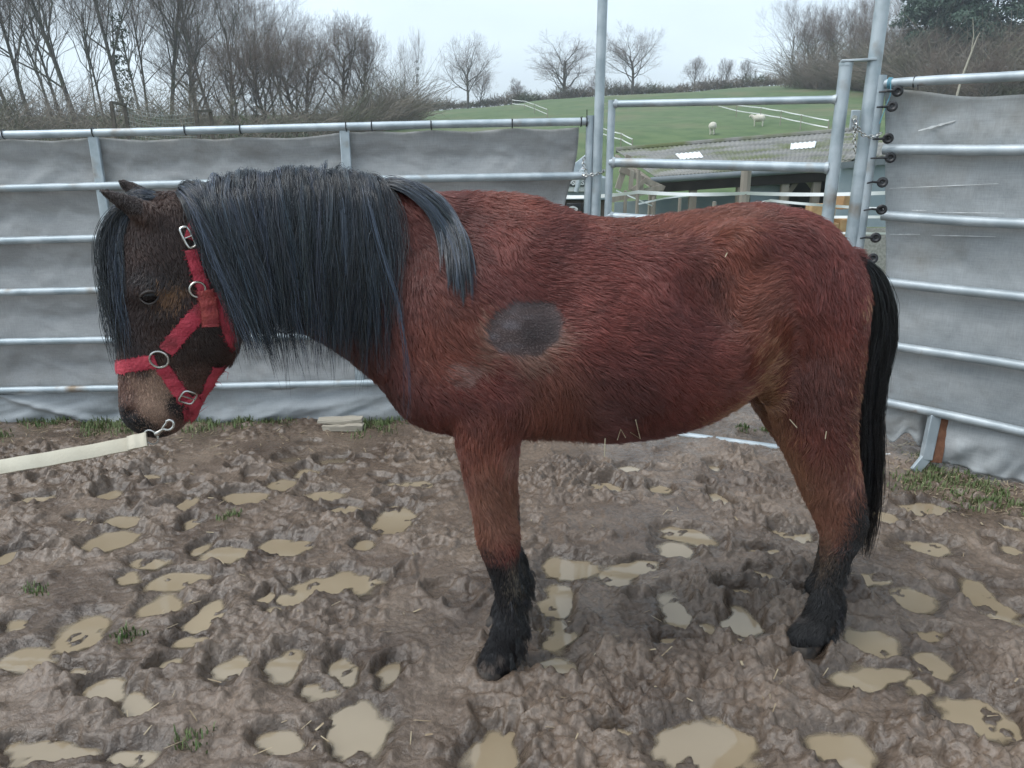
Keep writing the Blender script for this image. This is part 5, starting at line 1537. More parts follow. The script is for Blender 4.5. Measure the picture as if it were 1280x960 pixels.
    # clipped patches on the shoulder, with their pale rims
    q1 = gs_(u + (nf - .5) * 10 + jit[:, 0] * .15, v + (nf - .5) * 10 + jit[:, 1] * .15, 655, 408, 50, 38, -0.28)
    near = p_[:, 1] < YB(640)
    c = mixc(c, (0.21, 0.135, 0.10), near * soft(gs_(uu, vv, 672, 436, 46, 20, -0.5), .0, 1.7) * 0.6)
    c = mixc(c, (0.21, 0.135, 0.10), near * soft(gs_(uu, vv, 612, 425, 16, 40, 0.2), .0, 1.7) * 0.55)
    w1 = near * soft(q1, 0.82, 1.08)
    c = mixc(c, (0.074, 0.052, 0.050), w1)
    c = mixc(c, (0.110, 0.100, 0.110), w1 * sstep(0.35, 0.75, vnoise3(p_ / np.array([0.05, 0.05, 0.012]), 8)) * sstep(700, 610, u) * 0.8)
    c = mixc(c, (0.034, 0.024, 0.024), w1 * soft(gs_(u, v, 672, 415, 28, 20, -0.4), .0, 1.5) * 0.85)
    w2 = near * soft(gs_(uu, vv, 584, 471, 24, 18, -0.2), 0.1, 1.6)
    c = mixc(c, (0.24, 0.150, 0.130), w2 * 0.9)
    ln = ln * (1 - np.maximum(w1, w2 * .8)) + 0.005 * np.maximum(w1, w2 * .8)
    # longer fringe under the belly
    bel = sstep(500, 545, v) * (u > 660) * (u < 930)
    ln = ln + 0.010 * bel
    c = c * (0.80 + 0.40 * nf[:, None])
    return c, ln, lift
def flow(p_, n_):
    """direction the coat lies in"""
    u, v = project(p_)
    f = np.tile(np.array([0.80, 0.10, -0.60]), (len(p_), 1))
    def put(w, d): 
        nonlocal f
        f = f * (1 - w[:, None]) + np.array(d) * w[:, None]
    put(1 - sstep(500, 580, u), (0.45, 0.0, -0.9))
    put(sstep(900, 1010, u), (0.35, 0.05, -0.94))
    put(soft(gs_(u, v, 955, 420, 45, 120), .3, 1.2), (0.35, 0, 0.4))
    put(sstep(440, 560, v) * ((u < 740)), (0.15, 0, -1.0))
    put(sstep(540, 600, v), (0.12, 0, -1.0))
    hd = ((u < 300) & (p_[:, 1] < 2.02)).astype(float)
    put(hd, (0.05, 0, -1.0))
    put(hd * sstep(235, 285, u), (0.5, 0, -0.8))
    a = (vnoise3(p_ / 0.12, 11) - .5) * 1.2 + (vnoise3(p_ / 0.032, 12) - .5) * 0.9
    t = f - n_ * np.sum(f * n_, 1)[:, None]; t /= np.linalg.norm(t, axis=1)[:, None] + 1e-9
    s_ = np.cross(n_, t)
    return t * np.cos(a)[:, None] + s_ * np.sin(a)[:, None]

body = np_mesh('body', V - PO, Fq, None, pony)
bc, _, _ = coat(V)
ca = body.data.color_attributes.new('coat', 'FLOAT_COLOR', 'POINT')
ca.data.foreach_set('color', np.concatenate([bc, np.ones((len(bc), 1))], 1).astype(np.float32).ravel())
def attr_mat(name, rough, spec, gain=1.0):
    m = bpy.data.materials.new(name); m.use_nodes = True
    N, L = m.node_tree.nodes, m.node_tree.links; b = N['Principled BSDF']
    at = N.new('ShaderNodeAttribute'); at.attribute_name = 'coat'
    g_ = N.new('ShaderNodeMixRGB'); g_.blend_type = 'MULTIPLY'; g_.inputs[0].default_value = 1; g_.inputs[2].default_value = (gain, gain, gain, 1)
    L.new(at.outputs['Color'], g_.inputs[1]); L.new(g_.outputs[0], b.inputs['Base Color'])
    b.inputs['Roughness'].default_value = rough; b.inputs['Specular IOR Level'].default_value = spec
    return m
M['skin'] = attr_mat('bay_coat_underlayer', 0.6, 0.25)
M['fur'] = attr_mat('bay_coat_hair', 0.36, 0.55, 1.48)
body.data.materials.append(M['skin'])
# face normals / areas for hair roots
tri = np.concatenate([Fq[:, [0, 1, 2]], Fq[:, [0, 2, 3]]])
e1, e2 = V[tri[:, 1]] - V[tri[:, 0]], V[tri[:, 2]] - V[tri[:, 0]]
fn = np.cross(e1, e2); ar = np.linalg.norm(fn, axis=1); fn /= ar[:, None] + 1e-12
vn = np.zeros_like(V)
for k in range(3):
    for j in range(3): vn[:, j] += np.bincount(tri[:, k], fn[:, j] * ar, len(V))
vn /= np.linalg.norm(vn, axis=1)[:, None] + 1e-12

def curves_obj(name, pts, rad, col, mt, parent):
    """pts (n, m, 3) strands in world space, rad (m,) or (n, m)"""
    n_, m_ = pts.shape[:2]
    hc = bpy.data.hair_curves.new(name)
    hc.add_curves([m_] * n_)
    hc.attributes['position'].data.foreach_set('vector', (pts - np.array(parent.location)).astype(np.float32).ravel())
    ra = hc.attributes.get('radius') or hc.attributes.new('radius', 'FLOAT', 'POINT')
    ra.data.foreach_set('value', np.broadcast_to(rad, (n_, m_)).astype(np.float32).ravel())
    if col is not None:
        at = hc.attributes.new('coat', 'FLOAT_COLOR', 'CURVE')
        at.data.foreach_set('color', np.concatenate([col, np.ones((n_, 1))], 1).astype(np.float32).ravel())
    hc.materials.append(mt)
    return link(bpy.data.objects.new(name, hc), parent)

hr = np.random.default_rng(77)
NF = 260000
w = ar.copy(); cen = V[tri].mean(1)
w *= np.where(np.sum(fn * (cen - np.array(CAMP)), 1) < 0, 1.0, 0.35)      # the far side needs fewer
w *= np.where(cen[:, 0] < -0.55, 1.6, 1.0) * np.where(cen[:, 2] < 0.45, 1.5, 1.0)
pick = hr.choice(len(tri), NF, p=w / w.sum())
r1_, r2_ = hr.random(NF), hr.random(NF); fl_ = r1_ + r2_ > 1; r1_[fl_], r2_[fl_] = 1 - r1_[fl_], 1 - r2_[fl_]
T3 = tri[pick]
root = V[T3[:, 0]] * (1 - r1_ - r2_)[:, None] + V[T3[:, 1]] * r1_[:, None] + V[T3[:, 2]] * r2_[:, None]
nr = vn[T3[:, 0]] * (1 - r1_ - r2_)[:, None] + vn[T3[:, 1]] * r1_[:, None] + vn[T3[:, 2]] * r2_[:, None]
nr /= np.linalg.norm(nr, axis=1)[:, None]
keep = root[:, 2] > 0.055
eye_c, eye_n = on_pony(187, 371)
keep &= np.linalg.norm(root - np.array(eye_c), axis=1) > 0.017
root, nr = root[keep], nr[keep]
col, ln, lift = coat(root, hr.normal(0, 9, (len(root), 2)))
fl2 = flow(root, nr)
# tufts: hairs whose roots share a cell lean to a common tip
cell = 0.010
key = np.floor(root / cell + (vnoise3(root / 0.03, 21)[:, None] - .5) * 1.2).astype(np.int64)
hsh = (key[:, 0] * 73856093) ^ (key[:, 1] * 19349663) ^ (key[:, 2] * 83492791)
un, inv_ = np.unique(hsh, return_inverse=True)
cnt = np.bincount(inv_); cc_ = np.stack([np.bincount(inv_, root[:, k]) / cnt for k in range(3)], 1)[inv_]
cf = np.stack([np.bincount(inv_, fl2[:, k]) / cnt for k in range(3)], 1)[inv_]
cn_ = np.stack([np.bincount(inv_, nr[:, k]) / cnt for k in range(3)], 1)[inv_]
tl = hr.random(len(un))[inv_]
ln = ln * hr.uniform(0.7, 1.15, len(root)) * (0.75 + 0.5 * tl)
lift = lift * hr.uniform(0.5, 1.3, len(root)) * (0.6 + 0.8 * hr.random(len(un))[inv_])
S = np.array([0, 0.35, 0.7, 1.0])
strands = np.zeros((len(root), 4, 3))
tipc = cc_ + cf * ln[:, None] * 1.0 + cn_ * (ln * 0.22)[:, None]
jit = hr.normal(0, 0.12, (len(root), 3))
for k, s_ in enumerate(S):
    fre = root + (fl2 + jit) * (ln * s_)[:, None] + nr * (ln * lift * (s_ * 1.7 - s_ * s_ * 0.9))[:, None]
    pull = 0.55 * s_ ** 1.5
    strands[:, k] = fre * (1 - pull) + (tipc * s_ + root * (1 - s_)) * pull + nr * 0.0008
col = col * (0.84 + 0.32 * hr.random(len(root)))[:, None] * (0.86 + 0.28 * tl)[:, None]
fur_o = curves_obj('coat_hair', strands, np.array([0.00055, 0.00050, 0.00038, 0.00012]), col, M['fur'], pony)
# ------------------------------------------------------------------ mane, forelock, tail
def hair_mat(name, col, rough, spec):
    m = bpy.data.materials.new(name); m.use_nodes = True
    N, L = m.node_tree.nodes, m.node_tree.links; b = N['Principled BSDF']
    hi_ = N.new('ShaderNodeHairInfo')
    rp_ = N.new('ShaderNodeMapRange'); rp_.inputs[3].default_value = 0.55; rp_.inputs[4].default_value = 1.6
    L.new(hi_.outputs['Random'], rp_.inputs[0])
    x = N.new('ShaderNodeMixRGB'); x.blend_type = 'MULTIPLY'; x.inputs[0].default_value = 1
    at = N.new('ShaderNodeAttribute'); at.attribute_name = 'coat'
    y_ = N.new('ShaderNodeMixRGB'); y_.blend_type = 'MULTIPLY'; y_.inputs[0].default_value = 1; y_.inputs[1].default_value = (*col, 1)
    L.new(at.outputs['Color'], y_.inputs[2]); L.new(y_.outputs[0], x.inputs[1])
    L.new(rp_.outputs[0], x.inputs[2]); L.new(x.outputs[0], b.inputs['Base Color'])
    b.inputs['Roughness'].default_value = rough; b.inputs['Specular IOR Level'].default_value = spec
    return m
M['mane'] = hair_mat('black_mane_hair_blue_sheen', (0.017, 0.024, 0.035), 0.27, 0.9)  # blue sky sheen painted into the black hair's base colour
M['tail'] = hair_mat('wet_black_tail_hair', (0.010, 0.010, 0.011), 0.32, 0.6)
def guide(p0, d0, length, off, n_=18, grav=0.35, want=None):
    """a lock that starts in direction d0, falls and lies on the coat at distance off"""
    p_ = Vector(p0); d = Vector(d0).normalized(); ds = length / (n_ - 1); out = [p_.copy()]
    for k in range(1, n_):
        g_ = Vector((0, 0, -1)) if want is None else want(k / n_)
        d = (d * (1 - grav) + g_ * grav).normalized()
        p_ = p_ + d * ds
        h_, nn, _, dist = BV.find_nearest(p_)
        if h_ is not None:
            sd = (p_ - h_).dot(nn)
            if sd < off:
                q_ = h_ + nn * off; d = (q_ - out[-1]).normalized(); p_ = q_
        out.append(p_.copy())
    return out
def locks(guides, per, spread, tip, rad, name, mt, seed, frizz=0.0015, lenvar=0.25):
    r_ = np.random.default_rng(seed); G_ = np.array([[tuple(q_) for q_ in g_] for g_ in guides]); n_, m_ = G_.shape[:2]
    s_ = np.linspace(0, 1, m_)
    out = np.zeros((n_ * per, m_, 3))
    for k in range(per):
        o0 = r_.normal(0, 1, (n_, 3)) * spread; f1 = r_.normal(0, 1, (n_, 3)) * frizz; ph = r_.uniform(0, 6.28, (n_, 1))
        cut = 1 - r_.uniform(0, lenvar, n_)
        # resample each strand shorter
        q_ = (s_[None, :] * cut[:, None]) * (m_ - 1); i = np.minimum(q_.astype(int), m_ - 2); f = (q_ - i)[..., None]
        g_ = np.take_along_axis(G_, i[..., None], 1) * (1 - f) + np.take_along_axis(G_, (i + 1)[..., None], 1) * f
        wdt = (1 - s_ * (1 - tip))[None, :, None]
        wob_ = np.sin(s_[None, :] * 7 + ph)[..., None] * f1[:, None, :] * s_[None, :, None] * 2
        out[k::per] = g_ + o0[:, None, :] * wdt * (0.35 + 0.65 * np.sqrt(s_))[None, :, None] + wob_
    return curves_obj(name, out, np.array([rad] * (m_ - 2) + [rad * 0.7, rad * 0.25]), np.repeat((0.35 + 2.2 * r_.random(n_) ** 2.2)[:, None] * (np.array([1, 1, 1]) + r_.normal(0, 0.06, (n_, 3))), per, 0), mt, pony)  # brightness varies lock by lock, painting light streaks of sheen
gr3 = random.Random(31)
def top_of(px, dpy=60):
    """highest point of the neck above the given px on its mid plane"""
    q_ = P(px, 190, YN(px)); h_, n_, _, _ = BV.ray_cast(Vector((q_.x, q_.y, 2.2)), Vector((0, 0, -1)))
    return h_
mg = []
crest_n = 950
for k in range(crest_n):
    px = 218 + (464 - 218) * (k + gr3.random()) / crest_n
    c = top_of(px)
    if c is None: continue
    side = gr3.uniform(-0.045, 0.05)
    p0 = c + LN * side; h_, nn, _, _ = BV.find_nearest(p0 + Vector((0, 0, 0.02))); p0 = h_ - nn * 0.004
    t = max(0.0, (px - 218) / 246)
    drop = 0.325 + 0.03 * math.sin(t * 3.0) + 0.11 * max(0, t - 0.6) * 2 + gr3.gauss(0, 0.06)
    lean = Vector((0.02 + 0.22 * gr3.random(), 0, 0)) * min(1, t * 6 + 0.2)
    d0 = LN * 0.85 + Vector((0, 0, 0.08 + 0.38 * gr3.random() ** 2)) + lean
    wx0 = 0.36 * (1 - t) ** 3 - 0.07 * t + gr3.gauss(0, 0.055); wv_ = gr3.gauss(0, 0.10); ph_ = gr3.uniform(0, 6)
    mg.append(guide(p0, d0, drop + 0.05, 0.003 + 0.018 * gr3.random(), 20, 0.36, lambda s_, wx0=wx0, wv_=wv_, ph_=ph_: Vector((wx0 + wv_ * math.sin(s_ * 5 + ph_), 0, -1)).normalized()))
mane_o = locks(mg, 19, 0.0060, 0.55, 0.00038, 'mane', M['mane'], 301, 0.004, 0.55)
# the separate lock lying over the withers
wg = []
for k in range(60):
    c = top_of(470 + 22 * gr3.random()) + LN * gr3.uniform(-0.02, 0.03)
    e_ = gr3.random()
    def want(s_, e_=e_): return Vector((1.0 - s_ * 1.15 + 0.10 * (e_ - .5), -0.25, -0.25 - s_ * 1.6)).normalized()
    wg.append(guide(c, Vector((1.0, -0.45, 0.35)), 0.40 + gr3.uniform(-.06, .03), 0.006 + 0.012 * gr3.random(), 18, 0.45, want))
locks(wg, 26, 0.0055, 0.12, 0.0005, 'mane_lock', M['mane'], 302, 0.001, 0.25)
# forelock down the face
fg = []
for k in range(75):
    px = gr3.uniform(166, 196); c = P(px, 246, YH(px)) + LH * gr3.uniform(-0.028, 0.028)
    h_, nn, _, _ = BV.find_nearest(c); sd = gr3.uniform(-0.25, 0.55)
    def want(s_, sd=sd): return (Vector((-0.75 + 0.80 * min(1, s_ * 3.0), 0, -0.7 - s_ * 1.6)) + LH * sd * 0.35).normalized()
    fg.append(guide(h_, Vector((-0.8, -0.2, 0.10)) + LH * sd * 0.7, 0.36 + gr3.uniform(-.16, .09), 0.004 + 0.012 * gr3.random(), 18, 0.4, want))
locks(fg, 22, 0.0085, 0.55, 0.00045, 'forelock', M['mane'], 303, 0.004, 0.5)
# tail
tgd = []
TP = [(1066, 318), (1088, 340), (1099, 383), (1096, 425), (1088, 470), (1083, 520), (1081, 570), (1080, 620), (1077, 670), (1074, 705)]
TW = [5, 11, 15, 16, 16, 17, 18, 17, 14, 10]
for k in range(210):
    o1, o2 = gr3.uniform(-1, 1) * 0.8, gr3.uniform(-1, 1) * 0.8; cut = 0.62 + 0.38 * gr3.random() ** 0.5
    if k % 5 == 0: cut *= 0.55
    rows = []
    for (px, py), w_ in zip(TP, TW):
        b_ = P(px + o1 * w_ * 1.25 + 3.2 * math.sin(py / 31.0 + k * 1.7) * min(1, (py - 320) / 120), py, YB(1075) - 0.02)
        rows.append((b_.x, b_.y + o2 * w_ * 0.0022 * 1.2, b_.z))
    rr_ = cr(rows, 3); m_ = len(rr_); n_ = 22
    q_ = np.linspace(0, cut * (m_ - 1), n_); g_ = [Vector(rr_[int(a)] * (1 - a % 1) + rr_[min(int(a) + 1, m_ - 1)] * (a % 1)) for a in q_]
    tgd.append(g_)
locks(tgd, 26, 0.0048, 0.16, 0.00055, 'tail', M['tail'], 304, 0.003, 0.4)
# stray tail hairs
sg = []
for k in range(60):
    o1 = gr3.uniform(-0.8, 1.2); rows = []
    for i, ((px, py), w_) in enumerate(zip(TP[3:], TW[3:])):
        b_ = P(px + 4 + o1 * (11 + 4 * math.sin(i * 1.1 + k)), py + 20 * gr3.random(), YB(1075) - 0.02 + gr3.gauss(0, .01)); rows.append(tuple(b_))
    rr_ = cr(rows, 3); sg.append([Vector(a) for a in rr_[: 10 + int(gr3.random() * 8)][:10]])
locks(sg, 4, 0.002, 0.6, 0.0004, 'stray_tail_hair', M['tail'], 305, 0.004, 0.2)
# jaw whiskers and chin tuft are part of the coat; a few long dark leg feathers
fth = []
for rows, n_, yy in ((fr_near, 90, 0.10), (fr_far, 90, 0.10), (hd_near, 80, 0.10), (hd_far, 40, 0.10)):
    for k in range(n_):
        z_ = yy + gr3.uniform(-0.02, 0.20) if rows in (fr_near, fr_far) else yy + gr3.uniform(-0.02, 0.12)
        i = min(range(len(rows)), key=lambda j: abs(rows[j][2] - z_)); r0 = rows[i]
        an = gr3.uniform(-1.2, 1.2); p_ = Vector((r0[0], r0[1], z_)) + Vector((math.cos(an) * r0[3], math.sin(an) * r0[4], 0)) * 0.9
        fth.append(guide(p_, Vector((math.cos(an), math.sin(an), -0.5)), gr3.uniform(0.03, 0.075), 0.002, 8, 0.3))
locks(fth, 9, 0.004, 0.4, 0.0005, 'feather', M['tail'], 306, 0.002, 0.4)

# eyes, nostrils, hooves
M['eye'] = mat('dark_wet_eye', (0.008, 0.006, 0.006), None, 0.05, 0, spec=0.22)
M['lid'] = mat('dark_eyelid', (0.022, 0.017, 0.016), (0.035, 0.025, 0.02), 0.5, 0, 60)
M['hoof'] = mat('dark_muddy_hoof', (0.028, 0.025, 0.024), (0.085, 0.068, 0.055), 0.55, 0, 25, bump=0.4, bscale=60)
def mirror_h(p_):
    c = P(215, 380, YH(215)); d = (Vector(p_) - c).dot(LH); return Vector(p_) - LH * (2 * d)
FH = Vector((-LH.y, LH.x, 0)) * -1      # forwards along the head plane (towards its face)
if FH.x > 0: FH = -FH
for s_ in (1, -1):
    ec, en = on_pony(187, 371)
    c = ec - en * 0.007
    if s_ < 0: c = mirror_h(c); en = (en - LH * (2 * en.dot(LH)))
    mb = MB(); vs, fs = [], []; nu_, nv_ = 18, 12
    for i in range(nv_ + 1):
        th = math.pi * i / nv_
        for j in range(nu_):
            ph = 2 * math.pi * j / nu_
            vs.append(c + FH * (0.0205 * math.sin(th) * math.cos(ph)) + LH * (0.016 * math.sin(th) * math.sin(ph)) + Vector((0, 0, 0.0170 * math.cos(th))))
    for i in range(nv_):
        for j in range(nu_): fs.append((i * nu_ + j, i * nu_ + (j + 1) % nu_, (i + 1) * nu_ + (j + 1) % nu_, (i + 1) * nu_ + j))
    eye = child(mb.add(vs, fs), 'eye', M['eye'], pony)
    up_, lo_ = [], []
    for t in np.linspace(-1, 1, 11):
        q_ = c + FH * (0.023 * t) + Vector((0, 0, 0.0162 * (1 - t * t) - 0.002 * t)) ; up_.append(q_ + en * (0.0145 * (1 - 0.65 * t * t)))
        q_ = c + FH * (0.023 * t) + Vector((0, 0, -0.0145 * (1 - t * t) - 0.002 * t)); lo_.append(q_ + en * (0.0125 * (1 - 0.65 * t * t)))
    child(MB().tube(up_, [0.0018 + 0.0030 * (1 - t * t) for t in np.linspace(-1, 1, 11)], 8), 'eyelid', M['lid'], eye)
    child(MB().tube(lo_, [0.0014 + 0.0014 * (1 - t * t) for t in np.linspace(-1, 1, 11)], 8), 'eyelid', M['lid'], eye)
for rows, yw in ((fr_near, 0), (fr_far, 0.05), (hd_near, 0), (hd_far, 0)):
    cx, cy = rows[-1][0], rows[-1][1]; mb = MB(); vs = []; n_ = 20
    for lev, (z_, r_, fw) in enumerate([(-0.02, 0.056, -0.016), (0.012, 0.054, -0.013), (0.034, 0.049, -0.006), (0.056, 0.044, 0.002), (0.066, 0.038, 0.006)]):
        for j in range(n_):
            a = 2 * math.pi * j / n_
            rr_ = r_ * (1.0 + 0.10 * math.cos(a - math.pi)) * (1 + 0.015 * math.sin(5 * a + lev))
            vs.append((cx + fw + math.cos(a) * rr_ * 1.05, cy + math.sin(a) * rr_ * 0.92, z_))
    fs = [tuple(range(n_ - 1, -1, -1)), tuple(4 * n_ + j for j in range(n_))]
    for lev in range(4):
        for j in range(n_): fs.append((lev * n_ + j, lev * n_ + (j + 1) % n_, (lev + 1) * n_ + (j + 1) % n_, (lev + 1) * n_ + j))
    child(mb.add(vs, fs), 'hoof', M['hoof'], pony)

# ------------------------------------------------------------------ frayed red head collar
hal = empty('head_collar', P(215, 530, YH(215))); tag(hal, 'frayed red webbing head collar with steel rings on the pony\'s head', 'head collar')
m = mat('frayed_red_webbing', (0.36, 0.026, 0.050), (0.50, 0.060, 0.085), 0.8, 0, 22, lo=0.3, hi=0.7, bump=0.6, bscale=140, c3=(0.16, 0.02, 0.026), c3at=(0.52, 0.7), c3scale=14)
M['red'] = m
M['red_worn'] = mat('worn_orange_red_webbing', (0.36, 0.065, 0.055), (0.28, 0.04, 0.045), 0.8, 0, 30, bump=0.6, bscale=140)
rs = random.Random(8)
def strap(pts, width, name, mt=None, par=None, lift=0.006, fray=1.0, thick=0.004):
    """flat webbing through (point, normal) pairs, with ragged edges and loose threads"""
    par = par or hal; mt = mt or M['red']
    a = cr([tuple(p_) + tuple(n_) for p_, n_ in pts], 7)
    n_ = len(a); vs, fs, th = [], [], MB()
    prev = None
    for i in range(n_):
        p_ = Vector(a[i][:3]); nn = Vector(a[i][3:]).normalized()
        t_ = (Vector(a[min(i + 1, n_ - 1)][:3]) - Vector(a[max(i - 1, 0)][:3])).normalized()
        sd = t_.cross(nn).normalized(); nn = sd.cross(t_).normalized()
        p_ = p_ + nn * (lift + 0.0012 * math.sin(i * 0.9))
        w1, w2 = (width / 2 * (1 + fray * rs.uniform(-0.10, 0.08)) for _ in range(2))
        row = [p_ + sd * w1 - nn * 0.001, p_ + sd * w1 * 0.5 + nn * 0.0010, p_ - sd * w2 * 0.5 + nn * 0.0010, p_ - sd * w2 - nn * 0.001]
        vs += [q_ + nn * thick / 2 for q_ in row] + [q_ - nn * thick / 2 for q_ in row]
        if fray:
            for s_, w_ in ((1, w1), (-1, w2)):
                for _ in range(3):
                    e_ = p_ + sd * s_ * w_ * 0.95 + t_ * rs.uniform(-.004, .004); l_ = abs(rs.gauss(0, 0.0032)) * fray + 0.001
                    if rs.random() < 0.06: l_ *= 3
                    d_ = (sd * s_ + t_ * rs.gauss(0, .6) + nn * rs.gauss(0.15, .4)).normalized()
                    th.tube([e_, e_ + d_ * l_ * .55, e_ + (d_ + t_ * rs.gauss(0, .5)).normalized() * l_], [0.0011, 0.0008, 0.0003], 3, caps=False)
    for i in range(n_ - 1):
        for k in range(3):
            b0 = i * 8 + k; fs += [(b0, b0 + 1, b0 + 9, b0 + 8), (b0 + 4, b0 + 12, b0 + 13, b0 + 5)]
        b0 = i * 8; fs += [(b0, b0 + 8, b0 + 12, b0 + 4), (b0 + 3, b0 + 7, b0 + 15, b0 + 11)]
    e_ = (n_ - 1) * 8
    fs += [(0, 4, 5, 1), (1, 5, 6, 2), (2, 6, 7, 3), (e_, e_ + 1, e_ + 5, e_ + 4), (e_ + 1, e_ + 2, e_ + 6, e_ + 5), (e_ + 2, e_ + 3, e_ + 7, e_ + 6)]
    o = child(MB().add(vs, fs), name, mt, par)
    if fray and th.v: tag(child(th, 'fraying', mt, o), kind='stuff')
    return o
def on(px, py): return on_pony(px, py)
def mir(pn): 
    p_, n_ = pn; return mirror_h(p_), n_ - LH * (2 * n_.dot(LH))
def head_edge(px, py, dirx):
    """point on the outline of the head in its mid plane, left (face) or right (jaw)"""
    c = P(px, py, YH(px)); d = FH if dirx < 0 else -FH
    h_, n_, _, _ = BV.ray_cast(c + d * 0.6, -d)
    if h_ is None: h_, n_, _, _ = BV.find_nearest(c)
    return h_, n_
nb = [on(196, 450), on(180, 453), on(165, 456), head_edge(165, 457, -1)]
strap(nb + [mir(nb[2]), mir(nb[1]), mir(nb[0])], 0.032, 'noseband')
strap([on(268, 372), on(252, 388), on(238, 402), on(222, 421), on(208, 438)], 0.037, 'cheek_strap')
strap([on(238, 312), on(243, 330), on(250, 350), on(256, 368)], 0.027, 'crown_strap')
strap([on(255, 362), on(258, 376), on(261, 390), on(262, 407)], 0.038, 'strap_end', M['red_worn'], lift=0.012)
strap([on(268, 366), on(275, 385), on(282, 405), on(288, 422), on(292, 434)], 0.027, 'throat_strap', fray=1.3)
strap([on(204, 458), on(214, 474), on(224, 488), on(232, 500)], 0.032, 'chin_strap')
strap([on(272, 458), on(262, 478), on(252, 496), on(240, 512), on(228, 519)], 0.030, 'jaw_strap', fray=1.8)
strap([on(236, 495), on(241, 503), on(240, 514), on(233, 522)], 0.036, 'jaw_strap', lift=0.011, fray=1.5)
cr_p = [on(237, 300), on(243, 283), on(252, 266)]
top_h, top_n, _, _ = BV.ray_cast(P(250, 240, YH(250)) + Vector((0, 0, 0.5)), Vector((0, 0, -1)))
strap(cr_p + [(top_h, top_n), mir(cr_p[2]), mir(cr_p[1]), mir(cr_p[0]), mir(on(250, 350)), mir(on(245, 385)), mir(on(222, 421)), mir(on(204, 445))], 0.027, 'crown_strap', fray=0)
def hring(px, py, R, lift=0.010, name='ring', r=0.0028, sx=1.0, rot=None):
    c, n_ = on(px, py); c = c + n_ * lift
    return child(MB().ring(c, n_, R, r, 22, 8, sx), name, M['steel'], hal)
hring(200, 447, 0.0215); hring(246, 361, 0.018)
c_, n_ = on(200, 447); child(MB().ring(mirror_h(c_ + n_ * .01), n_ - LH * (2 * n_.dot(LH)), 0.0215, 0.0028, 22, 8), 'ring', M['steel'], hal)
def buckle(px, py, w_, h_, ang, lift=0.014):
    c, n_ = on(px, py); c = c + n_ * lift; d_, sd, u_ = basis(n_)
    if sd.x < 0: sd, u_ = -sd, u_
    e1_ = sd * math.cos(ang) + u_ * math.sin(ang); e2_ = -sd * math.sin(ang) + u_ * math.cos(ang)
    pts = []
    for k in range(24):
        a = 2 * math.pi * k / 24; ca_, sa_ = math.cos(a), math.sin(a)
        pts.append(c + e1_ * (w_ * math.copysign(abs(ca_) ** 0.5, ca_)) + e2_ * (h_ * math.copysign(abs(sa_) ** 0.5, sa_)))
    o = child(MB().tube(pts, 0.0028, 8, closed=True), 'buckle', M['steel'], hal)
    child(MB().tube([c - e1_ * w_, c + e1_ * w_ * 0.95 + n_ * 0.002], 0.0018, 6), 'buckle_tongue', M['steel'], o)
buckle(233, 493, 0.019, 0.017, -0.55)
buckle(234, 297, 0.010, 0.025, 0.32, 0.012)

# ------------------------------------------------------------------ lead rope with its snap hook
ld = empty('lead_rope', P(120, 600, 1.82)); tag(ld, 'flat cream webbing lead rope with steel snap hook, running from the chin to the left', 'lead rope')
M['cream'] = mat('cream_webbing', (0.47, 0.43, 0.34), (0.54, 0.50, 0.40), 0.75, 0, 14, bump=0.12, bscale=220, c3=(0.36, 0.32, 0.24), c3at=(0.55, 0.75), c3scale=6)
cam_n = lambda p_: (CAMP - p_).normalized()
hk0, _ = on_pony(226, 518, 0.016); YK = hk0.y - 0.03
lpts = []
for px, py, Yv in [(184, 549.5, YK - 0.005), (150, 557, YK - 0.02), (100, 566.5, YK - 0.06), (40, 577, YK - 0.11), (-20, 586, YK - 0.16), (-110, 592, YK - 0.24), (-220, 585, YK - 0.32)]:
    p_ = P(px, py, Yv); lpts.append((p_, (cam_n(p_) + Vector((0, 0, 0.5))).normalized()))
strap(lpts, 0.036, 'webbing', M['cream'], ld, 0, 0, 0.005)
p0 = P(175, 551, YK - 0.012)
strap([(P(184, 549.5, YK - 0.012), (cam_n(p0) + Vector((0, 0, .5))).normalized()), (P(172, 552, YK - 0.018), (cam_n(p0) + Vector((0, 0, .5))).normalized()), (P(160, 554.5, YK - 0.022), (cam_n(p0) + Vector((0, 0, .5))).normalized())], 0.037, 'sewn_end', M['cream'], ld, 0.004, 0, 0.005)
rc = P(189, 546.5, YK - 0.004); hd_ = (P(226, 522, YK) - rc).normalized(); nn_ = cam_n(rc); sd_ = hd_.cross(nn_).normalized()
child(MB().tube([rc + hd_ * 0.016 * math.cos(a) + sd_ * 0.020 * math.sin(a) for a in np.linspace(0, 2 * math.pi, 23)[:-1]], 0.0026, 8, closed=True), 'swivel_ring', M['steel'], ld)
s0_, s1_ = rc + hd_ * 0.014, rc + hd_ * 0.040
sh_ = child(MB().tube([s0_, s0_ + hd_ * 0.006, s0_ + hd_ * 0.012, s1_], [0.006, 0.0075, 0.005, 0.0045], 10), 'snap_shank', M['steel'], ld)
hkp = [s1_ + hd_ * x_ + sd_ * y_ for x_, y_ in [(0, 0), (0.008, 0.008), (0.018, 0.010), (0.028, 0.006), (0.032, -0.002), (0.028, -0.010), (0.018, -0.012)]]
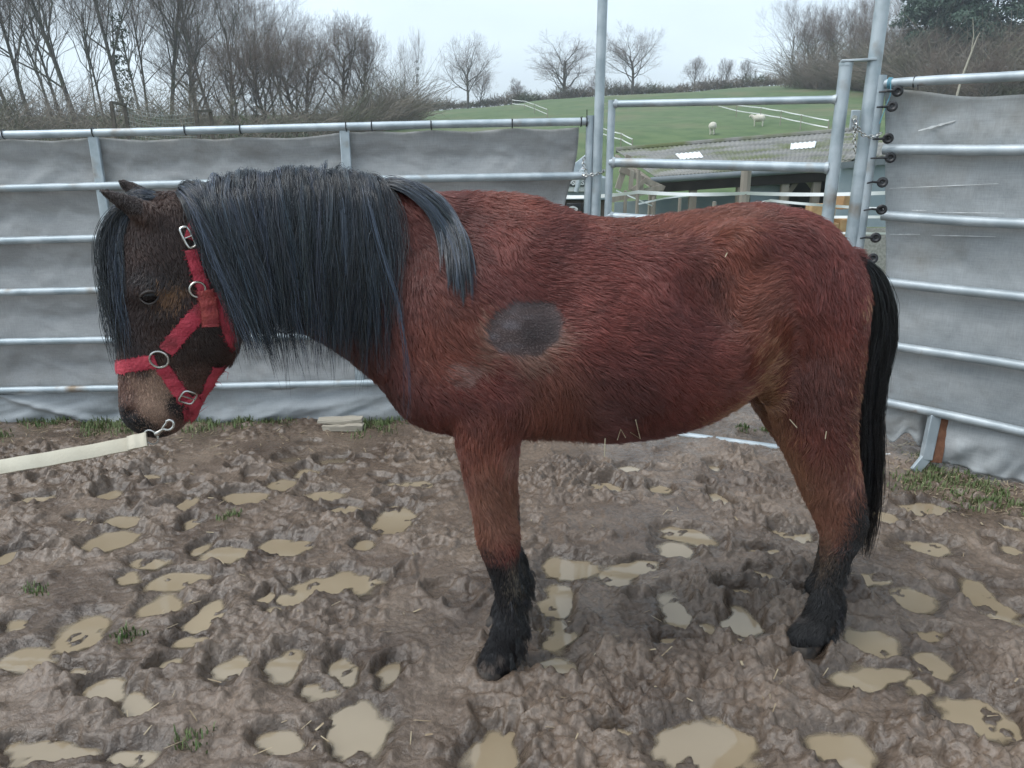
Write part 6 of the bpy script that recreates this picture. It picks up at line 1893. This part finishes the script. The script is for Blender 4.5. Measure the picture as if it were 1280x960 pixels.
child(MB().tube([Vector(a) for a in cr([tuple(q_) for q_ in hkp], 4)], 0.0036, 8), 'snap_hook', M['steel'], ld)
child(MB().tube([s1_ + hd_ * -0.002 - sd_ * 0.003, s1_ + hd_ * 0.020 - sd_ * 0.011], [0.003, 0.0024], 8), 'snap_gate', M['steel'], ld)

# ------------------------------------------------------------------ straws caught in the coat
M['straw_pale'] = mat('pale_straw', (0.62, 0.54, 0.38), (0.5, 0.42, 0.28), 0.7, 0, 30)
def straw(pts, label, r=0.0012):
    q_ = []
    for px, py, dl in pts:
        h_, n_ = on_pony(px, py) if dl >= 0 else (P(px, py, q_[-1].y), Vector((0, -1, 0)))
        q_.append(h_ + n_ * (0.016 if dl >= 0 else 0.0))
    tag(MB().tube(q_, r, 6).build('straw', M['straw_pale']), label, 'straw', 'straws caught in the coat')
straw([(756, 541, 0), (756, 556, -1), (755.5, 571, -1)], 'straight pale straw hanging down from the belly', 0.0016)
straw([(771, 543, 0), (775, 530, 0), (781, 540, 0)], 'short bent straw on the belly, left of the V-shaped one')
straw([(787, 534, 0), (799, 541.5, 0), (793, 519, 0)], 'V-shaped pale straw caught low on the belly')
straw([(910, 316, 0), (907, 321, 0)], 'tiny pale straw speck high on the hip')
straw([(988, 520, 0), (997, 531, 0)], 'small pale straw on the stifle')
straw([(1030, 536, 0), (1029, 545, 0)], 'small pale upright straw on the thigh')
# ------------------------------------------------------------------ damp winter air
hb = MB().box((0, 67.5, 14), 460, 290, 44)
hz_o = hb.build('haze', None, smooth=False)
m = bpy.data.materials.new('damp_air'); m.use_nodes = True
N, L = m.node_tree.nodes, m.node_tree.links
N.remove(N['Principled BSDF'])
pv = N.new('ShaderNodeVolumePrincipled'); pv.inputs['Density'].default_value = 0.0010; pv.inputs['Color'].default_value = (0.86, 0.93, 1.0, 1); pv.inputs['Anisotropy'].default_value = 0.3
L.new(pv.outputs[0], N['Material Output'].inputs['Volume'])
hz_o.data.materials.append(m)
tag(hz_o, kind='stuff')
SC.cycles.volume_bounces = 0
